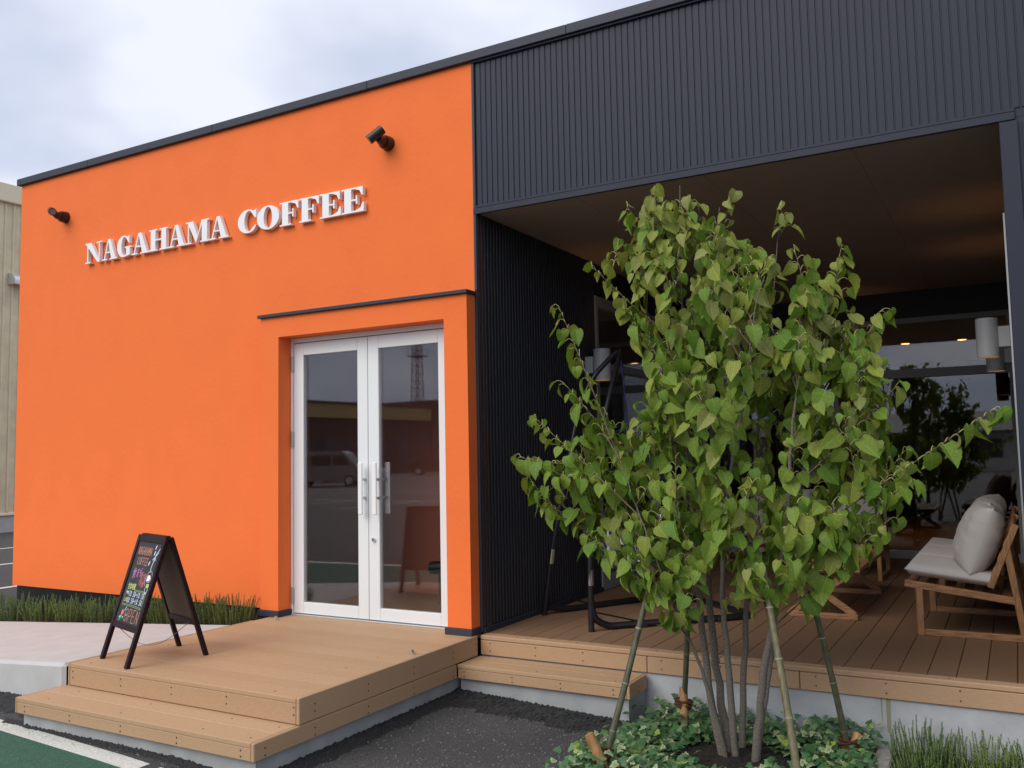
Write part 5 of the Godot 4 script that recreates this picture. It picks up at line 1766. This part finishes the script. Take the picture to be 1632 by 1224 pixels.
# ------------------------------------------------------------------ what stands farther off
func make_neighbours() -> void:
	var w := thing("beige_warehouse", "tall beige ribbed metal warehouse beyond the far corner of the orange wall", "warehouse")
	var b := MB.new()
	b.span(-30.0, -17.0, 0.44, 7.70, -26.0, -3.0)
	var wall := part(w, "siding_wall", b.mesh(), M.beige)
	var rb := MB.new()
	rb.box(Vector3.ZERO, Vector3(0.05, 7.2, 0.05), 0.012)
	var rm := rb.mesh()
	for k in 80: part(wall, "siding_rib", rm, M.beige, Transform3D(Basis.IDENTITY, Vector3(-16.985, 4.08, -3.2 - k * 0.2)))
	b = MB.new()
	b.span(-30.0, -16.9, 7.702, 8.15, -26.05, -2.95, 0.02)
	part(w, "parapet", b.mesh(), M.beige_trim)
	b = MB.new()
	b.span(-29.9, -16.95, 0.40, 0.46, -26.0, -2.98, 0.01)
	part(w, "base_flashing", b.mesh(), M.beige_trim)
	b = MB.new()
	b.span(-29.95, -16.99, -0.2, 0.398, -25.95, -3.05)
	part(w, "concrete_base", b.mesh(), M.slab)
	var prof := PackedVector2Array()
	for k in 9:
		var a := PI / 2 * k / 8.0
		prof.append(Vector2(0.28 * sin(a), 0.02 + 0.22 * cos(a)))
	prof.append(Vector2(0.28, -0.03))
	prof.append(Vector2(0.0, -0.03))
	b = MB.new()
	b.prism(prof, Transform3D(Basis(Vector3(1, 0, 0), Vector3(0, 1, 0), Vector3(0, 0, 1)), Vector3(-16.98, 5.80, -7.05)), 0.36)
	part(w, "vent_hood", b.mesh(), M.silver)
	# big store across the car park
	var st := thing("roadside_store", "long low store with a yellow band across the car park", "store", Vector3(-50.4, 0.0, 53.2), -1.47)
	b = MB.new()
	b.span(-32.0, 16.3, 0.0, 5.15, 0.0, 14.0)
	part(st, "wall", b.mesh(), M.store_dark)
	b = MB.new()
	b.span(-32.2, 16.3, 5.15, 6.4, -0.25, 14.0, 0.02)
	part(st, "fascia_band", b.mesh(), M.store)
	b = MB.new()
	b.span(-32.3, 16.3, 6.4, 6.65, -0.35, 14.1, 0.02)
	part(st, "roof_edge", b.mesh(), M.store_dark)
	b = MB.new()
	b.span(16.31, 34.0, 0.0, 7.3, -0.4, 14.0, 0.02)
	part(st, "end_block", b.mesh(), M.store_dark)
	for k in 14:
		b = MB.new()
		b.box(Vector3.ZERO, Vector3(2.6, 2.6, 0.06))
		part(st, "window", b.mesh(), M.store_glass, Transform3D(Basis.IDENTITY, Vector3(-28.0 + k * 3.1, 1.9, -0.035)))
	# lattice tower
	var tw := thing("lattice_tower", "slim steel lattice mast behind the store", "tower", Vector3(-65.0, 0.0, 90.0))
	b = MB.new()
	for s in [[1, 1], [1, -1], [-1, 1], [-1, -1]]:
		b.tube([Vector3(0.75 * s[0], 0, 0.75 * s[1]), Vector3(0.40 * s[0], 18.5, 0.40 * s[1])], [0.07], 6)
	for k in 18:
		var y := k * 1.0 + 0.5
		var a := lerpf(0.75, 0.40, y / 18.5)
		var c := lerpf(0.75, 0.40, (y + 1.0) / 18.5)
		for f in 4:
			var r := Basis(Vector3.UP, PI / 2 * f)
			b.tube([r * Vector3(-a, y, a), r * Vector3(c, y + 1.0, c)], [0.04], 5)
			b.tube([r * Vector3(-a, y, a), r * Vector3(a, y, a)], [0.035], 5)
	part(tw, "lattice", b.mesh(), M.steel)
	for y in [14.7, 17.0]:
		b = MB.new()
		b.span(-0.95, 0.95, y, y + 0.12, -0.95, 0.95)
		for s in [[1, 1], [1, -1], [-1, 1], [-1, -1]]: b.tube([Vector3(0.9 * s[0], y, 0.9 * s[1]), Vector3(0.9 * s[0], y + 1.0, 0.9 * s[1])], [0.03], 5)
		b.span(-0.95, 0.95, y + 0.95, y + 1.02, 0.88, 0.95)
		b.span(-0.95, 0.95, y + 0.95, y + 1.02, -0.95, -0.88)
		part(tw, "platform", b.mesh(), M.steel)
	# house with a tiled roof on the far side of the road
	var h := thing("tiled_house", "low house with a dark tiled roof across the road", "house", Vector3(2.0, 0.0, 48.0))
	b = MB.new()
	b.span(-16.0, 12.0, -0.1, 2.5, 0.0, 8.0)
	part(h, "wall", b.mesh(), M.plaster)
	b = MB.new()
	b.prism(poly([-0.9, 2.5, 8.9, 2.5, 4.0, 3.9]), Transform3D(Basis(Vector3(0, 0, 1), Vector3(0, 1, 0), Vector3(-1, 0, 0)), Vector3(12.6, 0, 0)), 29.2)
	part(h, "roof", b.mesh(), M.roof)
	for k in 6:
		b = MB.new()
		b.box(Vector3.ZERO, Vector3(1.6, 1.2, 0.08), 0.02)
		part(h, "window", b.mesh(), M.store_glass, Transform3D(Basis.IDENTITY, Vector3(-13.5 + k * 4.4, 1.4, -0.045)))
	# parked vehicles
	make_vehicle("parked_van", "silver grey one-box van parked across from the shop door", "van", Vector3(-30.0, 0.02, 32.6), -0.45, true, plain(lin(0.22, 0.22, 0.23), 0.3, 0.3))
	make_vehicle("parked_car", "white car parked behind the silver van", "car", Vector3(-34.2, 0.02, 39.5), -0.45, false, plain(lin(0.75, 0.76, 0.78), 0.25))
	make_vehicle("parked_car", "black car parked before the store, nearer the van", "car", Vector3(-38.5, 0.02, 55.5), -0.45, false, plain(lin(0.012, 0.012, 0.014), 0.2))
	make_vehicle("parked_car", "dark grey car parked before the store beside the lime one", "car", Vector3(-34.0, 0.02, 57.0), -0.45, false, plain(lin(0.03, 0.03, 0.035), 0.2))
	make_vehicle("parked_car", "lime green car parked at the end of the row", "car", Vector3(-27.6, 0.02, 44.0), 1.1, false, plain(lin(0.55, 0.60, 0.12), 0.3))

func make_vehicle(called: String, label: String, cat: String, at: Vector3, turn: float, van: bool, paint: Material) -> void:
	var t := thing(called, label, cat, at, turn, "vehicles in the car park")
	var W := 1.68
	var b := MB.new()
	var side := poly([-2.15, 0.28, 2.1, 0.28, 2.2, 0.5, 2.15, 0.78, 1.15, 0.98, 0.4, 1.38, -0.9, 1.42, -1.75, 1.05, -2.15, 0.95, -2.22, 0.6])
	if van: side = poly([-2.2, 0.3, 2.2, 0.3, 2.25, 0.6, 2.2, 0.95, 1.72, 1.12, 1.15, 1.82, 0.9, 1.92, -2.0, 1.95, -2.2, 1.75, -2.25, 1.0])
	b.prism(side, Transform3D(Basis.IDENTITY, Vector3(0, 0, -W / 2)), W)
	part(t, "body", b.mesh(), paint)
	var wins := [poly([-0.85, 1.0, 0.95, 1.0, 0.35, 1.32, -0.75, 1.34]), poly([-1.55, 1.03, -0.95, 1.0, -0.85, 1.33])]
	if van: wins = [poly([0.45, 1.15, 1.45, 1.15, 1.05, 1.70, 0.45, 1.70]), poly([-0.75, 1.15, 0.35, 1.15, 0.35, 1.70, -0.75, 1.70]), poly([-2.0, 1.15, -0.85, 1.15, -0.85, 1.70, -1.95, 1.70])]
	for s in [1.0, -1.0]:
		for p in wins:
			b = MB.new()
			b.prism(p, Transform3D(Basis.IDENTITY, Vector3(0, 0, s * (W / 2 + 0.003) - (0.004 if s < 0 else 0.0))), 0.004)
			part(t, "side_window", b.mesh(), M.car_glass)
		for x in [-1.35, 1.35]:
			b = MB.new()
			b.tube([Vector3(x, 0.31, s * (W / 2 - 0.18)), Vector3(x, 0.31, s * (W / 2 + 0.02))], [0.31], 20)
			var wh := part(t, "wheel", b.mesh(), M.tyre)
			b = MB.new()
			b.tube([Vector3(x, 0.31, s * (W / 2 + 0.021)), Vector3(x, 0.31, s * (W / 2 + 0.03))], [0.19], 16)
			part(wh, "rim", b.mesh(), M.silver)
		b = MB.new()
		b.box(Vector3(2.17, 0.72 if not van else 0.85, s * 0.6), Vector3(0.12, 0.14, 0.32), 0.03)
		part(t, "headlight", b.mesh(), M.white)
	b = MB.new()
	if van: b.face([Vector3(1.70, 1.16, -0.72), Vector3(1.70, 1.16, 0.72), Vector3(1.18, 1.80, 0.66), Vector3(1.18, 1.80, -0.66)], Vector3(1, 0.7, 0))
	else: b.face([Vector3(1.11, 1.005, -0.72), Vector3(1.11, 1.005, 0.72), Vector3(0.45, 1.36, 0.64), Vector3(0.45, 1.36, -0.64)], Vector3(1, 1.6, 0))
	for i in b.v.size(): b.v[i] += Vector3(0.006, 0.006, 0)
	part(t, "windscreen", b.mesh(), M.car_glass)

# ------------------------------------------------------------------ all of it
func _ready() -> void:
	make_camera()
	make_sky()
	make_materials()
	make_ground()
	make_shop()
	make_neighbours()
	make_decks()
	make_sign()
	make_lamps()
	make_board()
	make_sofa("wooden_sofa", "teak sofa with pale cushions at the terrace end wall, seen from its side", Vector3(2.985, DECK, -2.11), -PI / 2, 1.96, 3)
	make_sofa("wooden_sofa", "teak sofa before the back windows, mostly hidden by the tree", Vector3(1.52, DECK, -3.86), 0.0, 1.32, 2)
	make_table()
	make_swing()
	make_tree()
	make_stakes()
	make_plants()
